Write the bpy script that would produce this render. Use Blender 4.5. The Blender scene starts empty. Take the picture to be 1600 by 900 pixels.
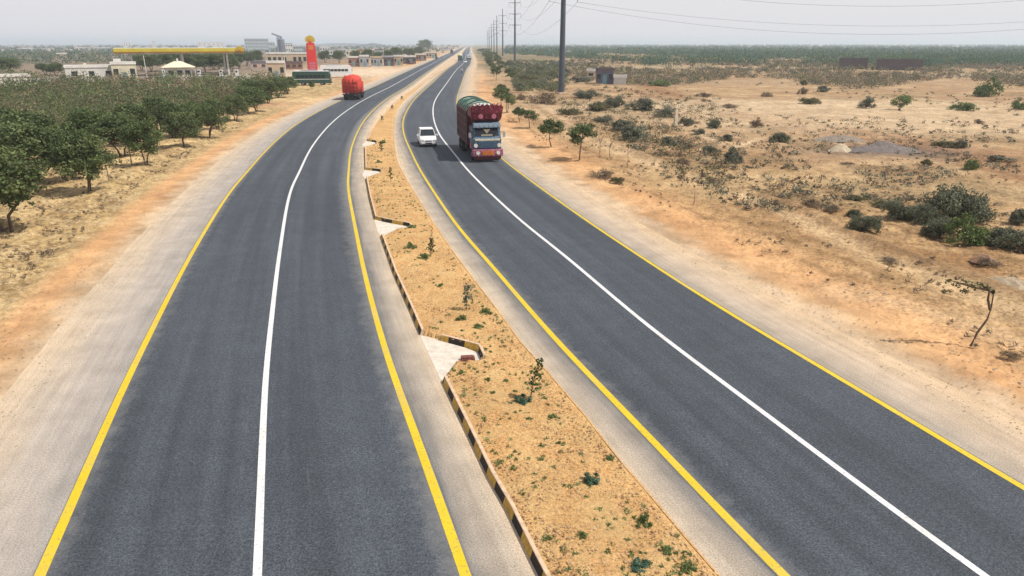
import bpy, math, random
import numpy as np
from mathutils import Vector, Matrix
D = bpy.data
C = bpy.context.scene.collection
R = math.radians

# ------------------------------------------------------------------ camera, sky, sun, exposure
F, TH, CH = 1067.0, math.atan(382/1067.0), 9.0        # lens in photo pixels, tilt, height above the road
cam = D.objects.new('camera', D.cameras.new('camera')); C.objects.link(cam)
cam.data.sensor_width = 36; cam.data.lens = 24.0
cam.data.clip_start = .1; cam.data.clip_end = 60000
cam.location = (0, 0, CH); cam.rotation_euler = (math.pi/2-TH, 0, 0)
bpy.context.scene.camera = cam

SUN_EL, SUN_AZ = R(56), R(-14)                          # azimuth measured from +X (right) towards +Y (ahead)
sd = Vector((math.cos(SUN_EL)*math.cos(SUN_AZ), math.cos(SUN_EL)*math.sin(SUN_AZ), math.sin(SUN_EL)))
sl = D.lights.new('sun', 'SUN'); sl.energy = 4.8; sl.angle = R(.6); sl.color = (1, .95, .87)
so = D.objects.new('sun', sl); C.objects.link(so); so.rotation_euler = sd.to_track_quat('Z', 'Y').to_euler()

w = D.worlds.new('World'); bpy.context.scene.world = w; w.use_nodes = True
nt = w.node_tree; bg = nt.nodes['Background']
sky = nt.nodes.new('ShaderNodeTexSky'); sky.sky_type = 'NISHITA'; sky.sun_disc = False
sky.sun_elevation = SUN_EL; sky.sun_rotation = math.pi/2-SUN_AZ
sky.air_density = 1.0; sky.dust_density = 2.5; sky.ozone_density = 1.5
mx = nt.nodes.new('ShaderNodeMix'); mx.data_type = 'RGBA'
tc = nt.nodes.new('ShaderNodeTexCoord'); sz_ = nt.nodes.new('ShaderNodeSeparateXYZ'); nt.links.new(tc.outputs['Generated'], sz_.inputs[0])
mr = nt.nodes.new('ShaderNodeMapRange'); mr.inputs[1].default_value = 0; mr.inputs[2].default_value = .8; mr.inputs[3].default_value = .86; mr.inputs[4].default_value = .35
nt.links.new(sz_.outputs[2], mr.inputs[0]); nt.links.new(mr.outputs[0], mx.inputs[0])
nt.links.new(sky.outputs[0], mx.inputs[6]); mx.inputs[7].default_value = (9.2, 9.0, 9.4, 1)   # thin white overcast veil
nt.links.new(mx.outputs[2], bg.inputs[0]); bg.inputs[1].default_value = .1
vs = bpy.context.scene.view_settings
vs.view_transform = 'Standard'; vs.look = 'None'; vs.gamma = 1; vs.use_curve_mapping = False; vs.exposure = -.04
cy = bpy.context.scene.cycles
cy.max_bounces = 5; cy.diffuse_bounces = 2; cy.glossy_bounces = 2; cy.transmission_bounces = 2; cy.volume_bounces = 1
cy.transparent_max_bounces = 8

# ------------------------------------------------------------------ helpers
def G(px, py, z=0.):
    """ground point seen at photo pixel px, py (at height z)"""
    v = (py-450)/F; u = (px-800)/F
    t = (CH-z)/(v*math.cos(TH)+math.sin(TH))
    return np.array([u*t, (math.cos(TH)-v*math.sin(TH))*t])
def S(py): return (py-68)*.9416/CH                      # photo pixels per metre there
def GL(L): return np.array([G(*p) for p in L])

def hsh(i, j, s):
    h = (i.astype(np.int64)*374761393 + j.astype(np.int64)*668265263 + s*1274126177) & 0x7fffffff
    h = ((h ^ (h >> 13))*1274126177) & 0x7fffffff
    return ((h ^ (h >> 16)) & 0xffff)/65535.
def vn(x, y, s=0):
    i = np.floor(x); j = np.floor(y); fx = x-i; fy = y-j
    fx = fx*fx*(3-2*fx); fy = fy*fy*(3-2*fy)
    return (hsh(i, j, s)*(1-fx)+hsh(i+1, j, s)*fx)*(1-fy)+(hsh(i, j+1, s)*(1-fx)+hsh(i+1, j+1, s)*fx)*fy
def fbm(x, y, s=0, o=4):
    a, t, q = .5, 0, 0
    for k in range(o):
        t = t+a*vn(x*2**k, y*2**k, s+k*17); q += a; a *= .5
    return t/q
def sst(a, b, x): t = np.clip((x-a)/(b-a), 0, 1); return t*t*(3-2*t)

def pdist(X, Y, P):
    """distance of points to a polyline and signed side (+ = right of travel)"""
    best = np.full(X.shape, 1e9); side = np.zeros(X.shape)
    for a, b in zip(P[:-1], P[1:]):
        d = b-a; L2 = d@d
        if L2 < 1e-9: continue
        t = np.clip(((X-a[0])*d[0]+(Y-a[1])*d[1])/L2, 0, 1)
        ex = X-(a[0]+t*d[0]); ey = Y-(a[1]+t*d[1]); r = np.hypot(ex, ey)
        m = r < best; best = np.where(m, r, best)
        side = np.where(m, np.sign(ex*d[1]-ey*d[0]), side)
    return best, side
def inpoly(X, Y, P):
    c = np.zeros(X.shape, bool); n = len(P)
    for i in range(n):
        x1, y1 = P[i]; x2, y2 = P[(i+1) % n]
        if y1 == y2: continue
        k = ((y1 > Y) != (y2 > Y)) & (X < (x2-x1)*(Y-y1)/(y2-y1)+x1)
        c ^= k
    return c

def mesh(name, V, Fc, mat=None, smooth=False):
    me = D.meshes.new(name)
    V = np.asarray(V, np.float32)
    if isinstance(Fc, np.ndarray):
        k = Fc.shape[1]; n = len(Fc)
        me.vertices.add(len(V)); me.vertices.foreach_set('co', V.ravel())
        me.loops.add(n*k); me.loops.foreach_set('vertex_index', Fc.astype(np.int32).ravel())
        me.polygons.add(n); me.polygons.foreach_set('loop_start', np.arange(0, n*k, k, dtype=np.int32))
        me.polygons.foreach_set('loop_total', np.full(n, k, np.int32))
        me.update(calc_edges=True)
    else:
        me.from_pydata([tuple(map(float, v)) for v in V], [], Fc); me.update()
    if smooth: me.polygons.foreach_set('use_smooth', np.ones(len(me.polygons), bool))
    if mat: me.materials.append(mat)
    return me
def link(name, me, parent=None, label=None, cat=None, group=None, kind=None, loc=None, rz=None):
    o = D.objects.new(name, me); C.objects.link(o)
    if parent: o.parent = parent
    for k, v in (('label', label), ('category', cat), ('group', group), ('kind', kind)):
        if v: o[k] = v
    if loc is not None: o.location = loc
    if rz is not None: o.rotation_euler = (0, 0, rz)
    return o
def thing(name, label, cat, loc, rz=0, group=None): return link(name, None, None, label, cat, group, None, loc, rz)
def fattr(me, name, arr):
    a = me.attributes.new(name, 'FLOAT', 'POINT'); a.data.foreach_set('value', np.asarray(arr, np.float32))
def cattr(me, name, arr):
    a = me.attributes.new(name, 'FLOAT_COLOR', 'POINT')
    arr = np.concatenate([arr, np.ones((len(arr), 1))], 1); a.data.foreach_set('color', arr.astype(np.float32).ravel())

# ---- materials
class NT:
    def __init__(s, name, rough=.8, spec=.3, metal=0):
        s.m = D.materials.new(name); s.m.use_nodes = True; s.t = s.m.node_tree
        s.b = s.t.nodes['Principled BSDF']; s.b.inputs['Roughness'].default_value = rough
        s.b.inputs['Specular IOR Level'].default_value = spec; s.b.inputs['Metallic'].default_value = metal
    def n(s, typ, **k):
        o = s.t.nodes.new(typ)
        for a, b in k.items(): setattr(o, a, b)
        return o
    def l(s, a, b): s.t.links.new(a, b)
    def pos(s): return s.n('ShaderNodeNewGeometry').outputs['Position']
    def obj(s): return s.n('ShaderNodeTexCoord').outputs['Object']
    def noise(s, scale, vec=None, detail=4, rough=.6, stretch=None):
        o = s.n('ShaderNodeTexNoise'); o.inputs['Scale'].default_value = scale
        o.inputs['Detail'].default_value = detail; o.inputs['Roughness'].default_value = rough
        v = vec if vec is not None else s.obj()
        if stretch:
            mp = s.n('ShaderNodeMapping'); mp.inputs['Scale'].default_value = stretch; s.l(v, mp.inputs[0]); v = mp.outputs[0]
        s.l(v, o.inputs['Vector']); return o.outputs[0]
    def ramp(s, fac, stops):
        o = s.n('ShaderNodeValToRGB'); s.l(fac, o.inputs[0]); e = o.color_ramp.elements
        while len(e) < len(stops): e.new(.5)
        for q, (p, c) in zip(e, stops):
            q.position = p; q.color = (*c, 1) if isinstance(c, tuple) else (c, c, c, 1)
        return o.outputs[0]
    def mix(s, fac, a, b, mode='MIX'):
        o = s.n('ShaderNodeMix', data_type='RGBA', blend_type=mode, clamp_result=False)
        for i, v in ((0, fac), (6, a), (7, b)):
            if isinstance(v, (int, float)): o.inputs[i].default_value = v if i == 0 else (v, v, v, 1)
            elif isinstance(v, tuple): o.inputs[i].default_value = (*v, 1)
            else: s.l(v, o.inputs[i])
        return o.outputs[2]
    def math(s, op, a, b=None):
        o = s.n('ShaderNodeMath', operation=op)
        for i, v in ((0, a), (1, b)):
            if v is None: continue
            if isinstance(v, (int, float)): o.inputs[i].default_value = v
            else: s.l(v, o.inputs[i])
        return o.outputs[0]
    def attr(s, name): return s.n('ShaderNodeAttribute', attribute_name=name)
    def bump(s, h, st=.4, dist=.02):
        o = s.n('ShaderNodeBump'); o.inputs['Strength'].default_value = st; o.inputs['Distance'].default_value = dist
        s.l(h, o.inputs['Height']); s.l(o.outputs[0], s.b.inputs['Normal'])
    def col(s, c):
        if isinstance(c, tuple): s.b.inputs['Base Color'].default_value = (*c, 1)
        else: s.l(c, s.b.inputs['Base Color'])
        return s.m

def plain(name, c, rough=.7, var=.25, scale=3., spec=.3, metal=0, dust=.0):
    """paint, plaster or cloth with uneven wear"""
    k = NT(name, rough, spec, metal)
    n1 = k.noise(scale, detail=6)
    lo = tuple(v*(1-var) for v in c); hi = tuple(min(v*(1+var*.5), .9) for v in c)
    cc = k.ramp(n1, [(.3, lo), (.7, hi)])
    if dust:
        n2 = k.noise(scale*2.3, detail=5, rough=.7)
        cc = k.mix(k.math('MULTIPLY', k.ramp(n2, [(.4, 0.), (.75, 1.)]), dust), cc, (.42, .33, .22))
    return k.col(cc)

def leafmat(name, a, b, c):
    k = NT(name, .65, .25)
    f = k.attr('v').outputs['Fac']
    cc = k.ramp(f, [(0., a), (.55, b), (1., c)])
    k.col(cc)
    tr = k.n('ShaderNodeBsdfTranslucent'); k.l(cc, tr.inputs[0])
    ms = k.n('ShaderNodeMixShader'); ms.inputs[0].default_value = .25
    k.l(k.b.outputs[0], ms.inputs[1]); k.l(tr.outputs[0], ms.inputs[2])
    k.l(ms.outputs[0], k.t.nodes['Material Output'].inputs[0]); return k.m

M = {}
M['leaf_dark'] = leafmat('leaf_dark', (.045, .065, .026), (.10, .135, .048), (.19, .225, .085))
M['leaf_mid'] = leafmat('leaf_mid', (.04, .06, .022), (.09, .13, .04), (.17, .21, .075))
M['leaf_bright'] = leafmat('leaf_bright', (.07, .10, .03), (.15, .20, .065), (.26, .32, .12))
M['leaf_grey'] = leafmat('leaf_grey', (.07, .072, .05), (.16, .165, .11), (.27, .27, .19))
M['leaf_brown'] = leafmat('leaf_brown', (.09, .065, .045), (.21, .155, .10), (.34, .26, .165))
M['leaf_olive'] = leafmat('leaf_olive', (.055, .055, .025), (.13, .125, .055), (.22, .20, .10))
M['leaf_haze_tint'] = leafmat('leaf_haze_tint', (.018, .055, .042), (.040, .115, .088), (.085, .17, .12))  # blue-green of distance haze put into the leaf colour of the far woods
M['bark'] = plain('bark', (.13, .09, .065), .9, .4, 6)
M['bark_pale'] = plain('bark_pale', (.26, .20, .14), .9, .35, 6)

# ------------------------------------------------------------------ road alignment (traced once, then smoothed on the ground)
LW = [(402,900),(408,750),(414,600),(424,500),(436,400),(454,298),(468,268),(482,238),(496,217),(516,194),(536,177),(560,161),(580,150),(607,137),(642,117.5),(665,105),(682,96)]
LY = [(65,895),(100,815),(145,715),(196,600),(225,540),(262.5,465),(311,375),(362,298),(384,270),(410,242),(440,212),(472,188),(500,172)]
LR = [(725,895),(670,730),(620,600),(600,544),(577,461),(559,375),(545,298),(544,276),(547,240),(553,220),(564,196),(583,172)]
RL = [(1222,894),(1133,811),(1022,694),(911,572),(800,453),(732,375),(700,332),(673,292),(656,264),(643,240),(634,216),(629,198),(629,186),(634.5,168.5)]
RW = [(1533,897),(1467,850),(1356,767),(1244,683),(1133,600),(1022,517),(883,400),(820,350),(770,305),(732,267),(720,253),(705,234),(689,214),(680,195),(676.5,177),(678,161),(685.5,147),(698,130),(707,117),(715,107),(724,98.5)]
RR = [(1594,761),(1411,650),(1272,567),(1133,483),(994,400),(920,345),(870,312),(820,275),(785,250)]

def catmull(P, n=14):
    P = np.vstack([2*P[0]-P[1], P, 2*P[-1]-P[-2]]); out = []
    for i in range(1, len(P)-2):
        p0, p1, p2, p3 = P[i-1:i+3]
        t0 = 0; t1 = t0+np.linalg.norm(p1-p0)**.5; t2 = t1+np.linalg.norm(p2-p1)**.5; t3 = t2+np.linalg.norm(p3-p2)**.5
        for t in np.linspace(t1, t2, n, endpoint=False):
            A1 = (t1-t)/(t1-t0)*p0+(t-t0)/(t1-t0)*p1; A2 = (t2-t)/(t2-t1)*p1+(t-t1)/(t2-t1)*p2; A3 = (t3-t)/(t3-t2)*p2+(t-t2)/(t3-t2)*p3
            B1 = (t2-t)/(t2-t0)*A1+(t-t0)/(t2-t0)*A2; B2 = (t3-t)/(t3-t1)*A2+(t-t1)/(t3-t1)*A3
            out.append((t2-t)/(t2-t1)*B1+(t-t1)/(t2-t1)*B2)
    out.append(P[-2]); return np.array(out)
def resamp(P, s):
    L = np.concatenate([[0], np.cumsum(np.linalg.norm(np.diff(P, axis=0), axis=1))])
    return np.stack([np.interp(s, L, P[:, 0]), np.interp(s, L, P[:, 1])], 1), L[-1]
def centre(L, far, back):
    P = GL(L); d = P[0]-P[1]; d /= np.linalg.norm(d)
    P = np.vstack([P[0]+d*back, P[0]+d*back*.5, P, far])
    Q = catmull(P); tot = resamp(Q, [0])[1]
    s = [0.]
    while s[-1] < tot: s.append(s[-1]+max(.8, min(12, (s[-1]-back)*.02)))
    Q, _ = resamp(Q, s)
    for _ in range(10): Q[1:-1] = .25*Q[:-2]+.5*Q[1:-1]+.25*Q[2:]
    return Q
cL = centre(LW, [(-69, 900), (-127, 1900), (-245, 4200)], 36)
cR = centre(RW, [(-55, 880), (-113, 1900), (-231, 4200)], 36)
def normals(P):
    t = np.gradient(P, axis=0); t /= np.linalg.norm(t, axis=1)[:, None]
    return np.stack([t[:, 1], -t[:, 0]], 1)
nL, nR = normals(cL), normals(cR)
def offs(P, N, line, const):
    """lateral offset of an edge line from the centre line, measured near, constant far"""
    Q = catmull(GL(line)); s = np.cumsum(np.r_[0, np.linalg.norm(np.diff(P, axis=0), axis=1)])
    out = []
    for p, n in zip(P, N):
        d = Q-p; lat = d@n; tan = d@np.array([-n[1], n[0]])
        k = np.argmin(np.abs(tan)); out.append(lat[k] if abs(tan[k]) < .8 else np.nan)
    out = np.array(out); ok = np.isfinite(out) & (P[:, 1] < 95)
    o = np.interp(s, s[ok], out[ok], left=out[ok][0], right=const)
    far = P[:, 1] > 95; o[far] = const
    for _ in range(60): o[1:-1] = .25*o[:-2]+.5*o[1:-1]+.25*o[2:]
    return o
oLY = offs(cL, nL, LY, -3.75); oLR = offs(cL, nL, LR, 3.65)
oRL = offs(cR, nR, RL, -3.6); oRR = offs(cR, nR, RR, 3.65)

def strip(name, P, N, a, b, z, mat, cols=2, **k):
    """sheet between two lateral offsets of a centre line; UV = metres across and along"""
    n = len(P); a = np.broadcast_to(a, n); b = np.broadcast_to(b, n); z = np.asarray(z, float)
    s = np.cumsum(np.r_[0, np.linalg.norm(np.diff(P, axis=0), axis=1)])
    V = []; U = []
    for j in range(cols):
        t = j/(cols-1); o = a+(b-a)*t
        V.append(np.column_stack([P+N*o[:, None], np.full(n, z if z.ndim == 0 else z[0]+(z[1]-z[0])*t)])); U.append(np.column_stack([np.full(n, t)*(b-a), s]))
    V = np.stack(V, 1).reshape(-1, 3); U = np.stack(U, 1).reshape(-1, 2)
    i = np.arange(n-1)[:, None]*cols+np.arange(cols-1)[None]
    Fc = np.stack([i, i+1, i+cols+1, i+cols], -1).reshape(-1, 4)
    me = mesh(name, V, Fc, mat); uv = me.uv_layers.new(name='UVMap')
    uv.data.foreach_set('uv', U[Fc.ravel()].astype(np.float32).ravel())
    return link(name, me, **k)

# asphalt
def asphalt(name, w0):
    k = NT(name, .82, .35)
    uvn = k.n('ShaderNodeUVMap'); sp = k.n('ShaderNodeSeparateXYZ'); k.l(uvn.outputs[0], sp.inputs[0])
    grain = k.noise(24, detail=5, rough=.85); mid = k.noise(1.3, detail=5, rough=.65); big = k.noise(.12, detail=4)
    long = k.noise(1., uvn.outputs[0], detail=5, stretch=(1.5, .04, 1))
    c = k.mix(k.ramp(grain, [(.38, 0.), (.64, 1.)]), (.016, .021, .027), (.102, .116, .134))
    md = k.noise(11, detail=3, rough=.7); c = k.mix(.9, c, k.ramp(md, [(.32, .72), (.68, 1.25)]), 'MULTIPLY')
    c = k.mix(.75, c, k.ramp(long, [(.3, .66), (.7, 1.26)]), 'MULTIPLY')
    c = k.mix(.8, c, k.ramp(mid, [(.3, .84), (.7, 1.14)]), 'MULTIPLY')
    c = k.mix(.8, c, k.ramp(big, [(.3, .85), (.7, 1.15)]), 'MULTIPLY')
    # paler worn lines where wheels run, dust towards the edges
    u = sp.outputs[0]
    e = k.math('MINIMUM', u, k.math('SUBTRACT', w0, u))
    ee = k.math('ADD', e, k.math('MULTIPLY', k.math('SUBTRACT', k.noise(2.2, detail=4), .5), .9))
    c = k.mix(k.ramp(ee, [(.0, .40), (.55, .0)]), c, (.30, .28, .26))
    st_ = k.noise(1., uvn.outputs[0], detail=6, rough=.7, stretch=(3.4, .16, 1)); c = k.mix(k.ramp(st_, [(.66, 0.), (.80, .28)]), c, (.24, .22, .195)); c = k.mix(k.ramp(st_, [(.26, .5), (.38, 0.)]), c, (.018, .022, .026))
    spk = k.noise(9, detail=2); c = k.mix(k.ramp(spk, [(.72, 0.), (.80, .30)]), c, (.30, .27, .23))
    k.col(c); k.bump(grain, .5, .012); return k.m
M['asphalt'] = asphalt('asphalt', 7.4)
strip('road', cL, nL, oLY-.12, oLR+.12, .004, M['asphalt'], 5, kind='structure', label='curved two lane asphalt carriageway left of the median')
strip('road', cR, nR, oRL-.12, oRR+.12, .004, M['asphalt'], 5, kind='structure', label='curved two lane asphalt carriageway right of the median')

def shoulder_mat(name, c0, c1, wid, asp=.9, s0=(.11, .115, .12)):
    """u=0 at the edge line, wid at the outer edge"""
    k = NT(name, .95, .1)
    uvn = k.n('ShaderNodeUVMap'); sp = k.n('ShaderNodeSeparateXYZ'); k.l(uvn.outputs[0], sp.inputs[0])
    u = k.math('DIVIDE', sp.outputs[0], wid)
    n1 = k.noise(1., uvn.outputs[0], detail=6, rough=.65, stretch=(1.6, .22, 1)); g = k.noise(30, detail=4, rough=.8)
    n2 = k.noise(.9, detail=6)
    uu = k.math('ADD', u, k.math('MULTIPLY', k.math('SUBTRACT', n1, .5), .55))
    c = k.ramp(uu, [(.0, s0), (asp*.30, tuple(.5*a+.5*b for a, b in zip(s0, c0))), (asp*.75, c0), (1., c1)])
    c = k.mix(.9, c, k.ramp(g, [(.36, .55), (.64, 1.28)]), 'MULTIPLY')
    n3 = k.noise(1., uvn.outputs[0], detail=6, rough=.7, stretch=(5, .15, 1)); c = k.mix(.8, c, k.ramp(n3, [(.3, .80), (.7, 1.14)]), 'MULTIPLY')
    c = k.mix(.8, c, k.ramp(n2, [(.3, .80), (.7, 1.14)]), 'MULTIPLY'); pb = k.noise(13, detail=2); c = k.mix(k.ramp(pb, [(.66, 0.), (.72, .6)]), c, (.22, .17, .12))
    k.col(c); k.bump(g, .5, .012); return k.m
DUST = (.50, .395, .27); CREAM = (.54, .43, .31)
M['sh_out'] = shoulder_mat('shoulder_outer', (.42, .365, .31), (.57, .44, .30), 3.0, .55, (.33, .30, .27))
M['sh_in'] = shoulder_mat('shoulder_inner', (.45, .375, .29), (.64, .48, .31), 1.45, .75, (.13, .135, .14))
M['sh_outR'] = shoulder_mat('shoulder_outer_right', (.48, .385, .29), (.59, .43, .27), 2.6, .5, (.33, .29, .24))
def wob(P, s): return .12*(fbm(np.arange(len(P))*.37, np.zeros(len(P)), s)-.5)*2

strip('shoulder', cL, -nL, -oLY+.06, -oLY+3.0+wob(cL, 3), .000, M['sh_out'], 6, kind='structure', label='dusty outer shoulder left of the left carriageway')
strip('shoulder', cR, nR, oRR+.06, oRR+2.6+wob(cR, 7), .000, M['sh_outR'], 6, kind='structure', label='dusty outer shoulder right of the right carriageway')
strip('shoulder', cL, nL, oLR+.06, oLR+2.0, -.001, M['sh_in'], 4, kind='structure', label='dusty inner shoulder between left carriageway and median kerb')
strip('shoulder', cR, -nR, -oRL+.06, -oRL+1.6, -.001, M['sh_in'], 4, kind='structure', label='dusty inner shoulder between median and right carriageway')

def paint(name, c):
    k = NT(name, .6, .35); g = k.noise(14, detail=5, rough=.75)
    cc = k.mix(k.ramp(g, [(.34, .7), (.46, 0.)]), c, (.14, .135, .125)); g3 = k.noise(.5, detail=5); cc = k.mix(k.ramp(g3, [(.48, 0.), (.75, .35)]), cc, (.40, .33, .24))
    g2 = k.noise(1.1, detail=5); cc = k.mix(.7, cc, k.ramp(g2, [(.3, .85), (.7, 1.06)]), 'MULTIPLY')
    return k.col(cc)
M['white_paint'] = paint('road_paint_white', (.66, .66, .65)); M['yellow_paint'] = paint('road_paint_yellow', (.62, .44, .012))
strip('road_marking', cL, nL, -.08, .08, .009, M['white_paint'], kind='structure', label='solid white line down the left carriageway')
strip('road_marking', cR, nR, -.08, .08, .009, M['white_paint'], kind='structure', label='solid white line down the right carriageway')
def yw(P): return np.interp(P[:, 1], [12, 60], [.1, .07])
strip('road_marking', cL, nL, oLY-yw(cL), oLY+yw(cL), .009, M['yellow_paint'], kind='structure', label='yellow outer edge line of the left carriageway')
strip('road_marking', cL, nL, oLR-yw(cL), oLR+yw(cL), .009, M['yellow_paint'], kind='structure', label='yellow line beside the median on the left carriageway')
strip('road_marking', cR, nR, oRL-yw(cR), oRL+yw(cR), .009, M['yellow_paint'], kind='structure', label='yellow line beside the median on the right carriageway')
strip('road_marking', cR, nR, oRR-yw(cR)*.9, oRR+yw(cR)*.9, .009, M['yellow_paint'], kind='structure', label='yellow outer edge line of the right carriageway')

# ------------------------------------------------------------------ median: boundaries, drain notches
MLp = [(985,1180),(905,1020),(843,905),(831,881),(793,802),(763,749),(729,677),(691,598),(656,524),(641,488),(615,429),(595,372),(584.7,343),(576.7,311),(571,280),(570,265.5),(569,231),(573,220),(579,207),(589,191),(604,175),(626,155),(650,138),(681,118),(699,106),(709,99),(716,94)]
MRp = [(1440,1180),(1225,1010),(1120,896),(1058,824),(1008,764),(967,718),(922,658),(899,632),(857,582.5),(817,539),(780,488),(743,440),(707,392),(670,337),(657,316),(636,282),(622,255),(617,235),(615,207),(616,186),(621,170),(632,156),(648,142.5),(664,129),(684,114.5),(703,103),(713,97),(721,91)]
ML, MR = GL(MLp), GL(MRp)
NOTCH = [GL(q) for q in ([(656,524),(729,544),(748,552),(752,563),(748,569),(714,571),(691,598),(684,585)], [(584.7,343),(603,347.5),(638,354),(640,358),(622,361),(598,372),(590,362)],
                         [(570,265.5),(594,268),(595,272),(571,280),(566,273)], [(572,220.5),(587,222.5),(588,226),(569,231),(566,226)])]
def xl(y): return np.interp(y, ML[:, 1], ML[:, 0])
def xr(y): return np.interp(y, MR[:, 1], MR[:, 0])
ys = [2.5]
while ys[-1] < 330: ys.append(ys[-1]+max(.045, ys[-1]*.0042))
ys = np.array(ys); NC = 74; tt = np.linspace(0, 1, NC)
X = xl(ys)[:, None]*(1-tt)+xr(ys)[:, None]*tt; X = X + np.array([.07])*(tt < .001); Y = np.broadcast_to(ys[:, None], X.shape)
edge = np.minimum(tt, 1-tt)[None]*(xr(ys)-xl(ys))[:, None]
Z = .125+.05*sst(.1, 1.2, edge)*fbm(X*.8, Y*.8, 5)+.055*(fbm(X*4.5, Y*4.5, 9)-.5)*sst(.0, .5, edge)+.035*(fbm(X*14, Y*14, 31, 2)-.5)*sst(0, .3, edge)
tR = (1-tt)[None]*(xr(ys)-xl(ys))[:, None]
Z = np.where(tR < .25, .03+(Z-.03)*(sst(-.02, .25, tR)), Z)
nm = np.zeros(X.shape, bool)
for q in NOTCH: nm |= inpoly(X, Y, q)
for q in ([(752,564),(745,548),(729,543.5),(688,533),(656,524)], [(640,357),(638,354),(603,347.5),(585.5,343.3)], [(594,269),(592,268),(571,265.6)], [(587,223.2),(586,222.4),(573.5,220.2)]): nm |= pdist(X, Y, GL(q))[0] < .1
Z = np.where(nm, -.06, Z)
k = NT('median_soil', .95, .1)
g1 = k.noise(16, detail=6, rough=.75); g2 = k.noise(1.3, detail=6); g3 = k.noise(.35, detail=4); g4 = k.noise(42, detail=3, rough=.8)
c = k.ramp(g1, [(.36, (.15, .075, .03)), (.45, (.42, .23, .09)), (.57, (.60, .35, .145)), (.70, (.72, .47, .24))])
c = k.mix(k.ramp(g2, [(.35, .0), (.7, .6)]), c, (.60, .43, .20))
c = k.mix(.8, c, k.ramp(g3, [(.35, .84), (.65, 1.12)]), 'MULTIPLY')
c = k.mix(.85, c, k.ramp(g4, [(.3, .65), (.62, 1.15)]), 'MULTIPLY')
M['soil'] = k.col(c); k.bump(g1, .7, .05)
i = np.arange(len(ys)-1)[:, None]*NC+np.arange(NC-1)[None]
Fc = np.stack([i, i+1, i+NC+1, i+NC], -1).reshape(-1, 4)
me = mesh('median_ground', np.stack([X, Y, Z], -1).reshape(-1, 3), Fc, M['soil'], True)
link('median_ground', me, kind='structure', label='raised strip of ochre soil between the carriageways')
def msoil(x, y):
    e = min(x-xl(y), xr(y)-x); return .135 if e > .3 else .1

k = NT('drain_concrete', .9, .2); g = k.noise(3, detail=6, rough=.7); g2 = k.noise(30, detail=3)
c = k.ramp(g, [(.3, (.46, .40, .32)), (.7, (.68, .62, .53))]); c = k.mix(.7, c, k.ramp(g2, [(.3, .85), (.7, 1.1)]), 'MULTIPLY')
M['apron'] = k.col(c)
for q, lb in zip(NOTCH, ('large pale concrete drain apron cut into the median', 'second pale drain apron farther along the median', 'third small drain apron in the median', 'farthest small drain apron in the median')):
    V = [(x, y, .006) for x, y in q]; me = mesh('drain_apron', V, [list(range(len(V)))], M['apron'])
    link('drain_apron', me, kind='structure', label=lb)

# kerbs: black and yellow painted blocks
M['kerb_black'] = plain('kerb_black', (.02, .014, .013), .8, .4, 8, dust=.12)
M['kerb_yellow'] = plain('kerb_yellow', (.56, .33, .05), .8, .4, 8, dust=.25)
M['kerb_top'] = plain('kerb_top', (.58, .42, .28), .9, .3, 6)
def kerb(P, label, w_=.145, h=.2, z0=0, cap=True, blk=.56, cols=('kerb_black', 'kerb_yellow', 'kerb_top'), name='kerb', topcol=None):
    P = np.asarray(P, float); tot = resamp(P, [0])[1]
    L = np.cumsum(np.r_[0, np.linalg.norm(np.diff(P, axis=0), axis=1)])
    s = sorted(set(np.round(np.r_[np.arange(0, tot, blk), L, tot], 3)))
    s = [a for i, a in enumerate(s) if i == 0 or a-s[i-1] > .02]
    Q, _ = resamp(P, s); N = normals(Q)
    prof = [(0, -.03), (.06, h-.012), (.07, h), (w_, h), (w_, -.03)]
    V = []; Fs = []; mi = []
    for p, n in zip(Q, N):
        for a, b in prof: V.append((*(p+n*a), b+z0))
    m = len(prof)
    for a in range(len(Q)-1):
        col = int((s[a]+s[a+1])/2/blk) % 2
        for b in range(m-1):
            Fs.append([a*m+b, (a+1)*m+b, (a+1)*m+b+1, a*m+b+1])
            mi.append(col if b < 1 else 2)
    Fs.append([b for b in range(m)]); mi.append(2); e = (len(Q)-1)*m; Fs.append([e+b for b in range(m)][::-1]); mi.append(2)
    me = mesh(name, V, Fs)
    for c_ in cols: me.materials.append(M[c_])
    me.polygons.foreach_set('material_index', mi)
    return link(name, me, kind='structure', label=label)
def seg(a, b): return ML[a:b]
kerb(ML[0:8], 'black and yellow kerb along the nearest part of the median')
kerb(np.vstack([GL([(752,566),(747,550),(729,544.5),(688,533.5)]), ML[8:12]])[[3, 2, 1, 0]][::-1] if False else np.vstack([GL([(752,564),(745,548),(729,543.5),(688,533)])]), 'black and yellow kerb turning in beside the large drain', blk=.62)
kerb(ML[8:12], 'black and yellow kerb between the large drain and the second drain')
kerb(GL([(640,357),(638,354),(603,347.5),(585.5,343.3)]), 'kerb turning in beside the second drain', blk=.8)
kerb(ML[12:15], 'black and yellow kerb between the second and third drains')
kerb(GL([(594,269),(592,268),(571,265.6)]), 'kerb turning in beside the third drain', blk=1)
kerb(ML[15:17], 'short kerb between the third and farthest drains')
kerb(GL([(587,223.2),(586,222.4),(573.5,220.2)]), 'kerb turning in beside the farthest drain', blk=1)
kerb(ML[17:], 'kerb of the median running on towards the horizon')
M['kerb_sand'] = plain('kerb_sand', (.46, .29, .14), .95, .4, 3); M['kerb_worn'] = plain('kerb_worn', (.16, .09, .05), .95, .4, 3)
q = resamp(MR, np.arange(0, 330, 1.2))[0][::-1]
kerb(q, 'low sand covered kerb on the right side of the median', .07, .075, 0, blk=2.3, cols=('kerb_worn', 'kerb_sand', 'kerb_sand'))

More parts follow.
